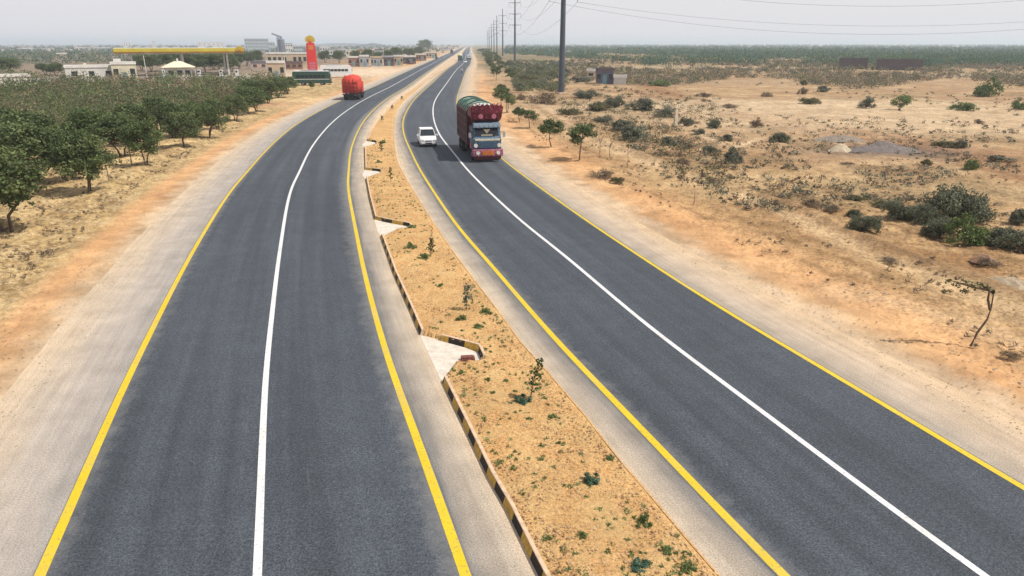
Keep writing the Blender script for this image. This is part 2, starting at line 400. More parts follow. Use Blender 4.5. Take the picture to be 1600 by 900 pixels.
# ------------------------------------------------------------------ ground sheet
ang = np.concatenate([np.linspace(-180, -58, 40, endpoint=False), np.linspace(-58, 58, 1000), np.linspace(58, 180, 40)[1:]])
ang = np.radians(ang)
rr = [0.5]
while rr[-1] < 170: rr.append(rr[-1]*1.0062+.02)
while rr[-1] < 30000: rr.append(rr[-1]*1.035)
rr = np.array(rr)
A, RR_ = np.meshgrid(ang, rr); GX = RR_*np.sin(A); GY = RR_*np.cos(A)
edgeL = cL+nL*(oLY-.0)[:, None]; edgeR = cR+nR*(oRR)[:, None]
near = lambda P, n: P[::n]
dL, sL = pdist(GX, GY, np.vstack([edgeL[:150], edgeL[150::4]])); dR, sR = pdist(GX, GY, np.vstack([edgeR[:150], edgeR[150::4]]))
dl = -sL*dL            # >0 outside on the left
dr = sR*dR             # >0 outside on the right
onL = dl > 0; onR = dr > 0
dout = np.where(onL, dl, np.where(onR, dr, -1.))
rough = sst(2.6, 6., dout)
verge = fbm(GX*1.6, GY*1.6, 2)-.5; vb = fbm(GX*.35, GY*.35, 6)-.5; vc = fbm(GX*5, GY*5, 77, 3)-.5
GZ = np.where(dout > 0, rough*(.18*verge+.30*vb+.13*vc), 0)-.03
# left verge: shallow spoil ridge lines parallel to the road
ridge = np.exp(-((dl-8.2)/.8)**2)*.16+np.exp(-((dl-11.2)/.7)**2)*.12
GZ += np.where(onL & (GY < 200), ridge*(.5+vn(GX*.9, GY*.9, 8)), 0)
TR1 = GL([(838,175),(872,196),(950,234),(1063,267),(1117,293),(1242,336),(1290,364),(1349,392),(1450,430),(1560,470),(1700,530),(1900,610)])
d1, s1 = pdist(GX, GY, TR1)
GZ += np.exp(-((d1*s1+1.3)/.5)**2)*.22*(GY < 150)-np.exp(-(d1/.8)**2)*.05
GZ = np.where(RR_ > 260, GZ*.4, GZ)
GZ = np.where(RR_ > 1500, -.03, GZ)

def mixc(c, t, col): return c*(1-t[..., None])+np.array(col)*t[..., None]
col = np.zeros(GX.shape+(3,))+np.array((.50, .335, .18))
n1 = fbm(GX*.06, GY*.06, 11); n2 = fbm(GX*.25, GY*.25, 12); n3 = fbm(GX*1.1, GY*1.1, 13); n4 = fbm(GX*3.6, GY*3.6, 14)
# right field: pale dust with rust and straw patches
col = mixc(col, sst(.42, .62, n1)*.6, (.57, .41, .245))
col = mixc(col, sst(.48, .64, n2)*.75, (.36, .20, .10))
col = mixc(col, sst(.48, .66, n3)*.55, (.30, .215, .125))
far = sst(35, 75, GY)*onR
col = mixc(col, far*.4, (.58, .435, .285))
col = mixc(col, far*sst(.52, .68, fbm(GX*.05, GY*.16, 41))*.75, (.40, .25, .15))
# band of orange sand beside both shoulders
og = np.where(onL, np.exp(-((dout-4.6)/1.0)**2), np.exp(-((dout-5.4)/2.3)**2))
col = mixc(col, og*.8, (.60, .345, .165))
# left verge: straw and brown clods
lv = onL*sst(4.6, 6., dl)*(1-sst(150, 190, GY))
col = mixc(col, lv*.85, (.52, .385, .185)); col = mixc(col, lv*sst(.46, .60, n4)*.7, (.30, .20, .095))
col = mixc(col, lv*sst(.5, .64, fbm(GX*2.4, GY*2.4, 51))*.5, (.60, .47, .27))
col = mixc(col, onL*np.exp(-((dl-9.8)/.6)**2)*(GY < 130)*.8, (.64, .47, .24))
rv = onR*sst(6, 9, dr)*(1-sst(20, 26, dr))*(GY < 130)
col = mixc(col, rv*sst(.5, .64, n4)*.65, (.30, .185, .095)); col = mixc(col, rv*sst(.5, .66, n3)*.5, (.44, .27, .13))
lit = onR*sst(9, 14, dr)*(1-sst(120, 160, GY)); n5 = fbm(GX*.14+3, GY*.14, 71)
col = mixc(col, lit*sst(.46, .60, n5)*(.35+.5*sst(.42, .6, n4)), (.27, .195, .11))
col = mixc(col, onR*sst(110, 150, GY)*sst(.5, .62, fbm(GX*.03, GY*.10, 72))*.6, (.34, .24, .15))
for o_, w2 in ((6.6, .22), (8.4, .3), (11.5, .35), (15.5, .3)):
    col = mixc(col, onR*np.exp(-((dr-o_-1.2*(fbm(GX*.12, GY*.12, int(o_*7))-.5))/w2)**2)*.7*sst(.42, .58, fbm(GX*.5, GY*.5, int(o_)))*(GY < 140), (.28, .17, .085))
# dirt tracks
col = mixc(col, np.exp(-(d1/.9)**2)*.8*(GY < 160), (.66, .48, .29)); col = mixc(col, np.exp(-((d1*s1+1.4)/.4)**2)*.7*sst(.35, .55, n3), (.26, .17, .10))
for L_, wd, cc, am in (([(1000,128),(1060,152),(1150,176),(1250,192),(1400,214),(1600,262),(1800,310)], 2.6, (.32, .175, .095), .8),
                       ([(980,140),(1060,160),(1200,192),(1400,226),(1640,290)], 1.2, (.30, .165, .09), .7),
                       ([(1090,205),(1140,232),(1190,215)], .5, (.66, .5, .33), .8),
                       ([(1320,455),(1480,490),(1640,545)], 1.0, (.62, .44, .27), .55),
                       ([(800,120),(860,172),(900,205),(1040,262)], .8, (.68, .5, .32), .6)):
    dd, ss = pdist(GX, GY, GL(L_)); col = mixc(col, np.exp(-(dd/wd)**2)*am, cc)
# named patches  (px, py, half-width m, half-depth m, colour, amount)
for px, py, a, b, cc, am in ((1380, 236, 7.5, 4., (.20, .165, .15), .7), (560, 112, 45, 45, (.66, .53, .38), .9), (470, 160, 14, 12, (.60, .44, .24), .8),
                             (1250, 165, 45, 14, (.66, .52, .36), .8), (1500, 190, 40, 14, (.66, .51, .35), .8), (1150, 280, 10, 5, (.60, .44, .25), .4),
                             (1000, 105, 120, 18, (.60, .47, .33), .75), (1150, 128, 70, 14, (.42, .31, .20), .6), (330, 165, 12, 8, (.36, .17, .11), .8), (1545, 118, 26, 10, (.66, .54, .42), .8),
                             (250, 118, 42, 16, (.55, .50, .42), .8)):
    p = G(px, py); e = ((GX-p[0])/a)**2+((GY-p[1])/b)**2; e = e*(.6+.8*n2); col = mixc(col, np.exp(-e**1.5)*am, cc)
# far land: scrub covered
fw = sst(180, 330, GY+60*(n1-.5))*onR; col = mixc(col, fw*(.35+.5*sst(.4, .55, fbm(GX*.012, GY*.012, 5))), (.20, .17, .10)); 
fl = sst(150, 210, GY+40*(n1-.5))*onL*sst(25, 60, dl); col = mixc(col, fl*.85, (.20, .165, .13))
th = onL*sst(17, 24, dl)*(1-sst(150, 165, GY)); col = mixc(col, th*.85, (.16, .125, .07)); col = mixc(col, th*sst(.52, .66, n2)*.6, (.30, .17, .11))
col = np.where((onR*sst(5, 8, dr))[..., None] > 0, col*(1-(onR*sst(5, 8, dr))[..., None]*(1-np.array([.86, .85, .80]))), col)
# dust blown off the shoulders
col = mixc(col, (1-sst(2.5, 4.2, dout+1.6*(n3-.5)))*1., (.55, .42, .285))
k = NT('ground', .95, .1)
at = k.attr('col').outputs['Color']; p_ = k.pos()
g1 = k.noise(7, p_, detail=7, rough=.72); g2 = k.noise(.7, p_, detail=7, rough=.65); g3 = k.noise(34, p_, detail=3, rough=.75)
ra = k.attr('rough').outputs['Fac']; cl_ = k.attr('clod').outputs['Fac']; g6 = k.noise(4.2, p_, detail=5, rough=.75); g5 = k.noise(.22, p_, detail=8, rough=.7)
c = k.mix(k.math('MULTIPLY', ra, .9), at, k.ramp(g1, [(.34, (.40, .35, .30)), (.50, (1., 1., 1.)), (.68, (1.3, 1.28, 1.24))]), 'MULTIPLY')
c = k.mix(.9, c, k.ramp(g2, [(.32, .70), (.70, 1.2)]), 'MULTIPLY'); c = k.mix(.8, c, k.ramp(g5, [(.35, (.76, .70, .64)), (.62, (1.12, 1.12, 1.12))]), 'MULTIPLY')
c = k.mix(.7, c, k.ramp(g3, [(.3, .76), (.68, 1.16)]), 'MULTIPLY')
c = k.mix(k.math('MULTIPLY', cl_, k.ramp(g6, [(.50, 0.), (.60, 1.)])), c, (.15, .095, .05)); c = k.mix(k.math('MULTIPLY', cl_, k.ramp(g6, [(.30, .55), (.40, 0.)])), c, (.66, .53, .32))
M['ground'] = k.col(c); k.bump(g1, .6, .06)
nr, na = GX.shape
i = np.arange(nr-1)[:, None]*na+np.arange(na-1)[None]
Fc = np.stack([i, i+1, i+na+1, i+na], -1)[:, :, ::-1].reshape(-1, 4)
V = np.stack([GX, GY, GZ], -1).reshape(-1, 3)
me = mesh('ground', V, Fc, M['ground'], True)
cattr(me, 'col', col.reshape(-1, 3)); fattr(me, 'rough', (.25+.75*sst(3.5, 7, np.where(dout < 0, 0, dout))).ravel())
fattr(me, 'clod', (np.clip(lv*sst(.40, .55, fbm(GX*.45, GY*.45, 83))*(1-sst(14, 18, dl))*.85+lit*sst(.45, .6, n3)*.5+rv*sst(.45, .6, n2)*.5, 0, 1)).ravel())
link('ground', me, kind='structure', label='flat sandy plain with dirt tracks reaching the horizon')

# haze
k = D.materials.new('haze'); k.use_nodes = True; k.node_tree.nodes.remove(k.node_tree.nodes['Principled BSDF'])
pv = k.node_tree.nodes.new('ShaderNodeVolumePrincipled'); pv.inputs['Density'].default_value = .00033; pv.inputs['Color'].default_value = (.78, .90, 1, 1); pv.inputs['Anisotropy'].default_value = .2
k.node_tree.links.new(pv.outputs[0], k.node_tree.nodes['Material Output'].inputs['Volume'])
b = 31000; V = [(x, y, z) for z in (-1.6, 36) for x, y in ((-b, -b), (b, -b), (b, b), (-b, b))]
me = mesh('haze', V, [[3, 2, 1, 0], [4, 5, 6, 7], [0, 1, 5, 4], [1, 2, 6, 5], [2, 3, 7, 6], [3, 0, 4, 7]], k)
link('haze', me, kind='stuff', label='thin pale dust haze over the whole plain')

# ------------------------------------------------------------------ mesh builder
class MB:
    def __init__(s): s.V = []; s.F = []; s.mi = []
    def add(s, V, Fs, m=0):
        n = len(s.V); s.V += [tuple(v) for v in V]; s.F += [[i+n for i in f] for f in Fs]; s.mi += [m]*len(Fs); return s
    def box(s, c, d, m=0, rz=0, tap=(1, 1)):
        x, y, z = (q/2 for q in d); V = []
        for sz in (-1, 1):
            tx, ty = (1, 1) if sz < 0 else tap
            for sx, sy in ((-1, -1), (1, -1), (1, 1), (-1, 1)):
                a, b = sx*x*tx, sy*y*ty
                V.append((c[0]+a*math.cos(rz)-b*math.sin(rz), c[1]+a*math.sin(rz)+b*math.cos(rz), c[2]+sz*z))
        return s.add(V, [[3, 2, 1, 0], [4, 5, 6, 7], [0, 1, 5, 4], [1, 2, 6, 5], [2, 3, 7, 6], [3, 0, 4, 7]], m)
    def tube(s, P, r, n=8, m=0, caps=True):
        P = [Vector(p) for p in P]; r = [r]*len(P) if isinstance(r, (int, float)) else r; V = []
        for i, p in enumerate(P):
            t = (P[min(i+1, len(P)-1)]-P[max(i-1, 0)]).normalized()
            a = t.cross(Vector((0, 0, 1))) if abs(t.z) < .95 else t.cross(Vector((1, 0, 0)))
            a.normalize(); b_ = t.cross(a)
            for k in range(n):
                th = 2*math.pi*k/n; V.append(p+(a*math.cos(th)+b_*math.sin(th))*r[i])
        Fs = [[i*n+k, i*n+(k+1) % n, (i+1)*n+(k+1) % n, (i+1)*n+k] for i in range(len(P)-1) for k in range(n)]
        if caps: Fs += [list(range(n))[::-1], [(len(P)-1)*n+k for k in range(n)]]
        return s.add(V, Fs, m)
    def prism(s, prof, a, b, axis='x', m=0):
        """closed 2D profile extruded from a to b; axis x: profile is (y, z); axis y: profile is (x, z); axis z: (x, y)"""
        f = {'x': lambda p, t: (t, p[0], p[1]), 'y': lambda p, t: (p[0], t, p[1]), 'z': lambda p, t: (p[0], p[1], t)}[axis]
        n = len(prof); V = [f(p, a) for p in prof]+[f(p, b) for p in prof]
        return s.add(V, [list(range(n))[::-1], [n+i for i in range(n)]]+[[i, (i+1) % n, n+(i+1) % n, n+i] for i in range(n)], m)
    def loft(s, rings, m=0):
        n = len(rings[0]); V = [p for r in rings for p in r]
        return s.add(V, [[i*n+k, i*n+(k+1) % n, (i+1)*n+(k+1) % n, (i+1)*n+k] for i in range(len(rings)-1) for k in range(n)]+[list(range(n))[::-1], [(len(rings)-1)*n+k for k in range(n)]], m)
    def build(s, name, mats, parent=None, bevel=0, smooth=False, fix=True, **k):
        if not isinstance(mats, (list, tuple)): mats = [mats]
        me = mesh(name, s.V, s.F, None, smooth)
        for q in mats: me.materials.append(q)
        me.polygons.foreach_set('material_index', s.mi)
        o = link(name, me, parent, **k)
        if not fix: return o
        import bmesh as _b
        bm = _b.new(); bm.from_mesh(me); _b.ops.recalc_face_normals(bm, faces=bm.faces)
        if bevel: _b.ops.bevel(bm, geom=[e for e in bm.edges if len(e.link_faces) == 2 and e.calc_face_angle(0) > .5], offset=bevel, segments=2, affect='EDGES', clamp_overlap=True)
        bm.to_mesh(me); bm.free()
        return o
def copy_tree(o, parent=None):
    c = o.copy(); C.objects.link(c); c.parent = parent
    for ch in o.children: copy_tree(ch, c)
    return c
def copy_thing(src, loc, rz, sc, label):
    kids = list(src.children); c = src.copy(); C.objects.link(c)
    c.location = loc; c.rotation_euler = (0, 0, rz); c.scale = sc; c['label'] = label
    for ch in kids:
        d = ch.copy(); C.objects.link(d); d.parent = c
        for g in ch.children: e = g.copy(); C.objects.link(e); e.parent = d
    return c
def z0(x, y): return 0.

# ------------------------------------------------------------------ vegetation
def leaves(rng, cen, rad, per, size, flat=.8, elong=1.):
    """clouds of small leaf faces round clump centres -> verts, quads, colour value per vertex"""
    n = len(cen)*per
    c = np.repeat(cen, per, 0); r = np.repeat(rad, per)
    d = rng.normal(size=(n, 3)); d /= np.linalg.norm(d, axis=1)[:, None]
    p = c+d*(r*rng.random(n)**.45)[:, None]*np.array([1, 1, flat])
    nrm = d*.6+rng.normal(size=(n, 3))*.7+np.array([0, 0, .35]); nrm /= np.linalg.norm(nrm, axis=1)[:, None]
    a = np.cross(nrm, rng.normal(size=(n, 3))); a /= np.linalg.norm(a, axis=1)[:, None]; b_ = np.cross(nrm, a)
    sz = (np.repeat(size, n) if np.isscalar(size) else np.repeat(size, per))*(.6+.8*rng.random(n))
    a = a*(sz*elong)[:, None]*.5; b_ = b_*(sz/elong)[:, None]*.5
    V = np.stack([p-a, p+b_*.9-a*.1, p+a, p-b_*.9+a*.1], 1).reshape(-1, 3)
    v = np.clip(np.repeat(rng.random(len(cen))*.55, per)+rng.random(n)*.45, 0, 1)
    return V, np.arange(n*4).reshape(-1, 4), np.repeat(v, 4)
def leafmesh(name, mat, rng, cen, rad, per, size, flat=.8, elong=1., zmin=None):
    V, Fc, v = leaves(rng, np.asarray(cen), np.asarray(rad), per, size, flat, elong)
    if zmin is not None: V[:, 2] = np.maximum(V[:, 2], zmin)
    me = mesh(name, V, Fc, mat); fattr(me, 'v', v); return me

def limbs(rng, H, r0, base, tips, bend=.25):
    mb = MB()
    for t in tips:
        t = np.array(t, float); k = np.array([base[0]*.5+t[0]*.25, base[1]*.5+t[1]*.25, t[2]*.45])+rng.normal(size=3)*bend*.3
        mb.tube([base, tuple(k), tuple((k+t)/2+rng.normal(size=3)*bend*.25), tuple(t)], [r0, r0*.7, r0*.45, r0*.18], 6)
    return mb
def make_tree(seed, name, mat, bark, label, cat, H=4., rad=2.2, low=.36, ncl=30, per=75, leaf=.17, stems=2, group=None, tr=.1):
    rng = np.random.default_rng(seed)
    t = thing(name, label, cat, (0, 0, 0), 0, group)
    tips = []
    for i in range(ncl//3):
        a = rng.random()*6.28; q = rng.random()**.5*rad*.7; tips.append((q*math.cos(a), q*math.sin(a), H*(low+.1+.45*rng.random())))
    mb = MB(); 
    for s_ in range(stems):
        a = rng.random()*6.28; top = (.35*rad*math.cos(a)*(stems > 1), .35*rad*math.sin(a)*(stems > 1), H*(low+.12))
        b0 = (.12*math.cos(a), .12*math.sin(a), -.05)
        mid = (top[0]*.35+rng.normal()*.08, top[1]*.35+rng.normal()*.08, top[2]*.5)
        mb.tube([b0, mid, top], [tr, tr*.75, tr*.5], 7)
        for tp in tips[s_::stems]:
            m_ = tuple((top[j]+tp[j])/2+rng.normal()*.12 for j in range(3)); mb.tube([top, m_, tp], [tr*.45, tr*.3, tr*.12], 5, caps=False)
    mb.build('trunk', bark, t)
    cen = []; rd = []
    for i in range(ncl):
        a = rng.random()*6.28; u = rng.random(); q = (.35+.65*rng.random())
        zz = H*(low+.12)+(H*(1-low-.17))*(u**.8)
        f = math.sqrt(max(.05, 1-((zz-H*(low+.2))/(H*(1-low-.2)))**2 if zz > H*(low+.2) else .9))
        cen.append((rad*q*f*math.cos(a)*.86, rad*q*f*math.sin(a)*.86, zz-.15)); rd.append(rad*(.20+.17*rng.random()))
    me = leafmesh('crown', mat, rng, cen, rd, per, leaf, .75)
    link('crown', me, t)
    return t
def make_shrub(seed, name, mat, bark, label='', ncl=46, per=70, leaf=.075, elong=1.5, stems=9, sparse=1., top=1.):
    """unit shrub: about 1 m radius, 1 m tall"""
    rng = np.random.default_rng(seed); cen = []; rd = []; tips = []
    lob = [(i*1.05+rng.random()*.8, .2+.5*rng.random(), .6+.4*rng.random()) for i in range(6)]
    for i in range(ncl):
        a, q, h = lob[rng.integers(6)]; a += rng.normal()*.5; q = min(.85, abs(q+rng.normal()*.22)); zz = (.12+.72*rng.random())*h*math.sqrt(max(.1, 1-q*q*.8))*top
        cen.append((q*math.cos(a), q*math.sin(a), zz)); rd.append((.15+.15*rng.random())*sparse); tips.append(cen[-1])
    me = leafmesh('foliage', mat, rng, cen, rd, per, leaf, .8, elong, 0.01)
    o = link(name, me, None, label, 'shrub')
    mb = MB()
    for tp in tips[:stems]:
        mb.tube([(tp[0]*.1, tp[1]*.1, -.02), (tp[0]*.45, tp[1]*.45, tp[2]*.6), tp], [.028, .018, .007], 4, caps=False)
    mb.build('stems', bark, o)
    return o
PROTO = {}
def place_shrubs(kind, entries, group=None):
    """entries: (px, py of the base, width and height in photo pixels, label)"""
    for i, (px, py, wp, hp, lb) in enumerate(entries):
        v, built = PROTO[kind][i % len(PROTO[kind])]
        p = G(px, py); wm = wp/S(py)/2; hm = max(hp*9/(py-68), .12)
        rz = (px*7.3 % 6.28); loc = (p[0], p[1], -.02); sc = (wm, wm*.9, hm)
        if not built:
            PROTO[kind][i % len(PROTO[kind])][1] = True; o = v
            o.location = loc; o.rotation_euler = (0, 0, rz); o.scale = sc; o['label'] = lb
        else: o = copy_thing(v, loc, rz, sc, lb)
        if 'group' in o.keys(): del o['group']
        if group: o['group'] = group
def protos(kind, n, *a, **k): PROTO[kind] = [[make_shrub(hash_(kind)+i, *a, **k), False] for i in range(n)]
def hash_(s_): return sum(ord(c_)*(i+3) for i, c_ in enumerate(s_))

# --- left verge trees
VG = 'dark trees planted along the left verge'
tl = [(12,362,4.2,2.3,'nearest and largest dark tree at the left edge of the photo, twin trunks'),
      (-70,345,4.2,2.3,'dark tree cut by the left edge beside the nearest twin-trunked one'),
      (138,302,3.9,1.75,'round tree on leaning trunks, standing alone in front of the second gap'),
      (103,284,3.9,1.9,'dark tree just behind the round leaning one'),
      (48,292,4.1,2.2,'dark tree behind the nearest tree, shading bare soil'),
      (-20,280,4.2,2.4,'tree at the left edge in the second row'),
      (60,255,4.0,2.2,'dark tree of the second row above the round leaning one'),
      (8,248,4.1,2.3,'third row dark tree near the left edge'),
      (193,247,3.7,2.0,'broad dark tree left of the slim forked tree on the verge'),
      (228,260,3.5,1.5,'slim forked tree nearest the road after the round one'),
      (150,240,3.8,2.2,'dark tree between the round leaning tree and the broad one, one row back'),
      (215,226,3.7,1.9,'dark tree behind the slim forked one'),
      (272,217,3.6,1.8,'low crowned tree opposite the start of the verge bend'),
      (288,231,3.3,1.6,'thin straight trunk tree right of the slim forked one'),
      (303,213,3.5,1.8,'tree behind the thin straight one'),
      (326,217,3.3,1.5,'tree with dark short trunk before the verge gap'),
      (340,203,3.3,1.6,'small round tree just past the short trunked tree'),
      (250,207,3.7,2.1,'second row tree behind the low crowned one'),
      (368,190,3.2,1.6,'pale edged tree midway along the verge row'),
      (389,179,3.6,2.0,'dark dome shaped tree where the verge row thickens'),
      (402,175,3.4,1.9,'dark tree touching the dome shaped one'),
      (418,162,3.6,2.1,'dark tree past the dome shaped pair'),
      (434,153,3.4,2.1,'last but one dark tree of the verge row'),
      (449,146,3.2,2.0,'last dark tree of the verge row near the green bus'),
      (396,160,3.6,2.2,'dark tree behind the end of the verge row')]
tp = [make_tree(11+i, 'verge_tree', M['leaf_dark' if i % 2 == 0 else 'leaf_mid'], M['bark'], '', 'tree', 4., 2., .27, 54, 170, .125, 2+(i == 1), VG, .085) for i in range(5)]
for i, (px, py, H, r_, lb) in enumerate(tl):
    p = G(px, py); sc = (r_/1.75*(.94+.12*((i*7)%5)/4), r_/1.75, H/3.9); rz = px*1.7 % 6.28
    if i < 5: o = tp[i]; o.location = (*p, -.03); o.rotation_euler = (0, 0, rz); o.scale = sc; o['label'] = lb
    else: o = copy_thing(tp[(i*3+1) % 5], (*p, -.03), rz, sc, lb)

# --- right verge trees
RG = 'small trees planted along the right verge'
ty = [make_tree(41+i, 'young_tree', M['leaf_mid' if i else 'leaf_dark'], M['bark'], '', 'tree', 2.6, 1.15, .40, 24, 110, .10, 1+(i == 2), RG, .045) for i in range(3)]
ye = [(908,250,2.6,1.25,0,'round crowned small tree with thin trunk, nearest green one on the right verge'),
      (859,229,2.3,1.2,1,'small green tree just beyond the round crowned one'),
      (826,200,1.8,1.15,0,'low bushy tree next to the truck cab on the verge'),
      (792,176,2.3,1.2,2,'dark bushy tree directly above the truck crown board'),
      (783,166,2.5,1.35,0,'dark round tree beside the truck tarpaulin'),
      (811,190,1.6,.9,1,'small low tree between the truck and the bushy tree'),
      (784,146,1.6,1.1,1,'reddish based verge tree beyond the truck'),
      (776,126,3.0,1.5,0,'verge tree beyond the truck at the dirt strip'),
      (772,119,3.2,1.6,2,'leaning pair like verge tree farther up the dirt strip'),
      (769,112,3.2,1.8,0,'verge tree far up the dirt strip, first of the closed row'),
      (766,106,3.4,2.2,1,'second tree of the far closed verge row'),
      (764,101,3.6,2.6,0,'third tree of the far closed verge row'),
      (762,96,4,3.4,2,'fourth tree of the far closed verge row'),
      (760,91.5,4,4.5,0,'fifth tree of the far closed verge row'),
      (758,87.5,4.5,6,1,'sixth tree of the far closed verge row'),
      (756,83.5,5,9,0,'farthest tree of the closed verge row'),
      (786,112,2.6,1.9,1,'dark tree of the inner row beside the dirt strip, nearest'),
      (781,106,2.9,2.2,2,'dark tree of the inner row beside the dirt strip, second'),
      (777,100,3.2,2.8,0,'dark tree of the inner row beside the dirt strip, third'),
      (773,95,3.6,3.6,1,'dark tree of the inner row beside the dirt strip, fourth'),
      (769,90,4,4.6,2,'dark tree of the inner row beside the dirt strip, farthest'),
      (795,119,2.4,1.9,0,'dark bush like tree where the inner row begins'),
      (800,126,2.2,1.6,2,'brown green tree at the foot of the inner row')]
used = set()
for i, (px, py, H, r_, v, lb) in enumerate(ye):
    p = G(px, py); q_ = 1.22 if i < 8 else 1.; sc = (q_*r_/1.15, q_*r_/1.15, q_*H/2.6); rz = px*2.1 % 6.28
    if v not in used: o = ty[v]; used.add(v); o.location = (*p, -.03); o.rotation_euler = (0, 0, rz); o.scale = sc; o['label'] = lb
    else: o = copy_thing(ty[v], (*p, -.03), rz, sc, lb)

def sparse_tree(seed, px, py, stemsP, blobs, mat, label, name='sapling', leaf=.08, per=40, tr=.03):
    """a thin tree given by stem polylines and leaf blobs in metres: x across, y away, z up"""
    p = G(px, py); rng = np.random.default_rng(seed)
    t = thing(name, label, 'tree', (p[0], p[1], -.02), 0)
    mb = MB()
    for q in stemsP:
        n_ = len(q); mb.tube(q, [tr*(1-.75*i/(n_-1))*(1 if j == 0 else 1) for i, j in zip(range(n_), [0]*n_)], 6)
    mb.build('trunk', M['bark'], t)
    me = leafmesh('crown', mat, rng, [b_[:3] for b_ in blobs], [b_[3] for b_ in blobs], per, leaf, .7)
    link('crown', me, t); return t
sparse_tree(5, 1517, 540, [[(0,0,0),(.10,0,.45),(.35,.05,.9),(.42,.1,1.25),(.38,.1,1.75),(.2,.1,1.85)], [(.40,.1,1.2),(.25,.1,1.55),(.22,.1,1.9),(-.2,.15,2.05)], [(.2,.1,1.85),(-.3,.1,1.95),(-.8,.1,2.1),(-1.15,.1,2.2)]],
            [(-1.1,.1,2.15,.12),(-.85,.1,2.05,.17),(-.55,.15,2.1,.2),(-.3,.1,2.0,.2),(-.05,.1,2.0,.18),(.15,.1,1.95,.15),(-1.15,.1,1.8,.1),(-.6,0,1.85,.12),(.35,.1,1.8,.08)], M['leaf_olive'],
            'lone leaning little tree with bent bare trunk on the near right sand', 'leaning_tree', .075, 34, .045)
sparse_tree(6, 937, 240, [[(0,0,0),(.03,0,.7),(-.1,0,1.3),(-.35,0,1.9)], [(.0,0,.9),(.25,0,1.5),(.4,0,2.0)]], [(-.4,0,1.9,.22),(-.1,0,2.1,.25),(.3,0,2.1,.25),(.0,0,1.7,.2)], M['leaf_olive'], 'first of two thin yellowing saplings right of the round crowned tree', per=26)
sparse_tree(7, 953, 247, [[(0,0,0),(-.05,0,.8),(.05,0,1.4),(-.2,0,2.0)], [(.0,0,1.0),(.3,0,1.6),(.45,0,2.1)]], [(-.25,0,2.1,.25),(.1,0,2.2,.25),(.45,0,2.1,.2),(.2,0,1.8,.2)], M['leaf_olive'], 'second thin yellowing sapling, nearer the field', per=24)
sparse_tree(8, 980, 262, [[(0,0,0),(.02,0,.8),(-.04,0,1.7)]], [(0,0,1.75,.16),(.2,0,1.7,.12)], M['leaf_mid'], 'single stick thin sapling with a tuft at its tip', per=40, tr=.022)
sparse_tree(9, 1084, 320, [[(0,0,0),(.02,0,.6),(-.03,0,1.15)]], [(-.05,0,1.15,.08)], M['leaf_brown'], 'bare stick sapling on the orange sand', per=20, tr=.018)
for k_, (px, py, h_) in enumerate(((171, 287, 1.3), (206, 258, 1.1), (247, 246, 1.0))):
    p = G(px, py); mb = MB(); mb.tube([(0, 0, -.05), (.02, 0, h_*.6), (0, 0, h_)], [.04, .035, .03], 7)
    mb.build('marker_post', M['bark_pale'], None, label=('short thin wooden post in front of the round leaning tree', 'short post between the broad tree and the slim forked tree', 'short post at the foot of the slim forked tree')[k_], cat='post', loc=(*p, 0))

# --- desert shrubs on the right
protos('grey', 3, 'thorn_shrub', M['leaf_grey'], M['bark'])
protos('brown', 2, 'dry_shrub', M['leaf_brown'], M['bark'], per=44, sparse=1.1)
protos('olive', 2, 'olive_shrub', M['leaf_olive'], M['bark'])
protos('green', 2, 'green_shrub', M['leaf_bright'], M['bark'], elong=1.2)
M['leaf_shrub'] = leafmat('leaf_shrub', (.06, .068, .045), (.14, .15, .092), (.25, .255, .16))
protos('dark', 3, 'dense_shrub', M['leaf_shrub'], M['bark'], ncl=85, per=110, leaf=.055, elong=1.5)
place_shrubs('dark', [(1490,340,108,62,'largest dark bush of the right field, spreading at the right'),
  (1400,341,58,32,'dark bush left of the largest dark bush'),(1572,385,84,46,'dark bush cut close to the right edge below the largest one'),
  (1351,360,56,32,'low dark bush nearest the sandy track'),(1115,199,28,15,'small dark ball bush behind the concrete post'),
  (1219,221,36,21,'dark bush left of the grey gravel heap'),(1440,345,60,34,'dark bush joining the largest one on its left'),
  (1470,368,64,36,'dark skirt of brush under the largest bush'),(1335,337,28,16,'small dark tuft above the low bush near the track')])
place_shrubs('grey', [(1145,255,44,30,'grey green bush standing alone in mid field, the tallest there'),(1071,196,28,20,'purple grey bush right behind the concrete post'),
  (1137,220,32,14,'flat grey bush just above the lone mid field bush'),(1093,209,28,10,'low grey bush below the concrete post'),(1109,238,34,17,'pale grey bush left of the lone mid field bush'),
  (1007,172,64,24,'wide grey green bush between the pole and the concrete post'),(1039,182,50,18,'trailing end of the wide grey green bush'),(963,168,42,28,'grey bush midway between the pole and the wide bush'),
  (969,202,62,20,'grey brush left of the concrete post'),(992,219,72,28,'broad grey brush beside the yellowing saplings'),(920,153,52,20,'dark grey brush just right of the tall pole'),
  (1286,143,30,12,'grey bush on the pale flat near the wood'),(1353,168,32,20,'grey brown bush left of the bright green acacia'),(1503,231,28,20,'grey bush in the far right field'),
  (1558,251,54,12,'flat grey brush near the right edge above the largest bush'),(1047,226,44,15,'sparse grey brush under the concrete post'),(945,190,40,14,'grey brush above the small verge trees'),(1590,348,60,30,'grey brush at the right edge behind the dark bush')])
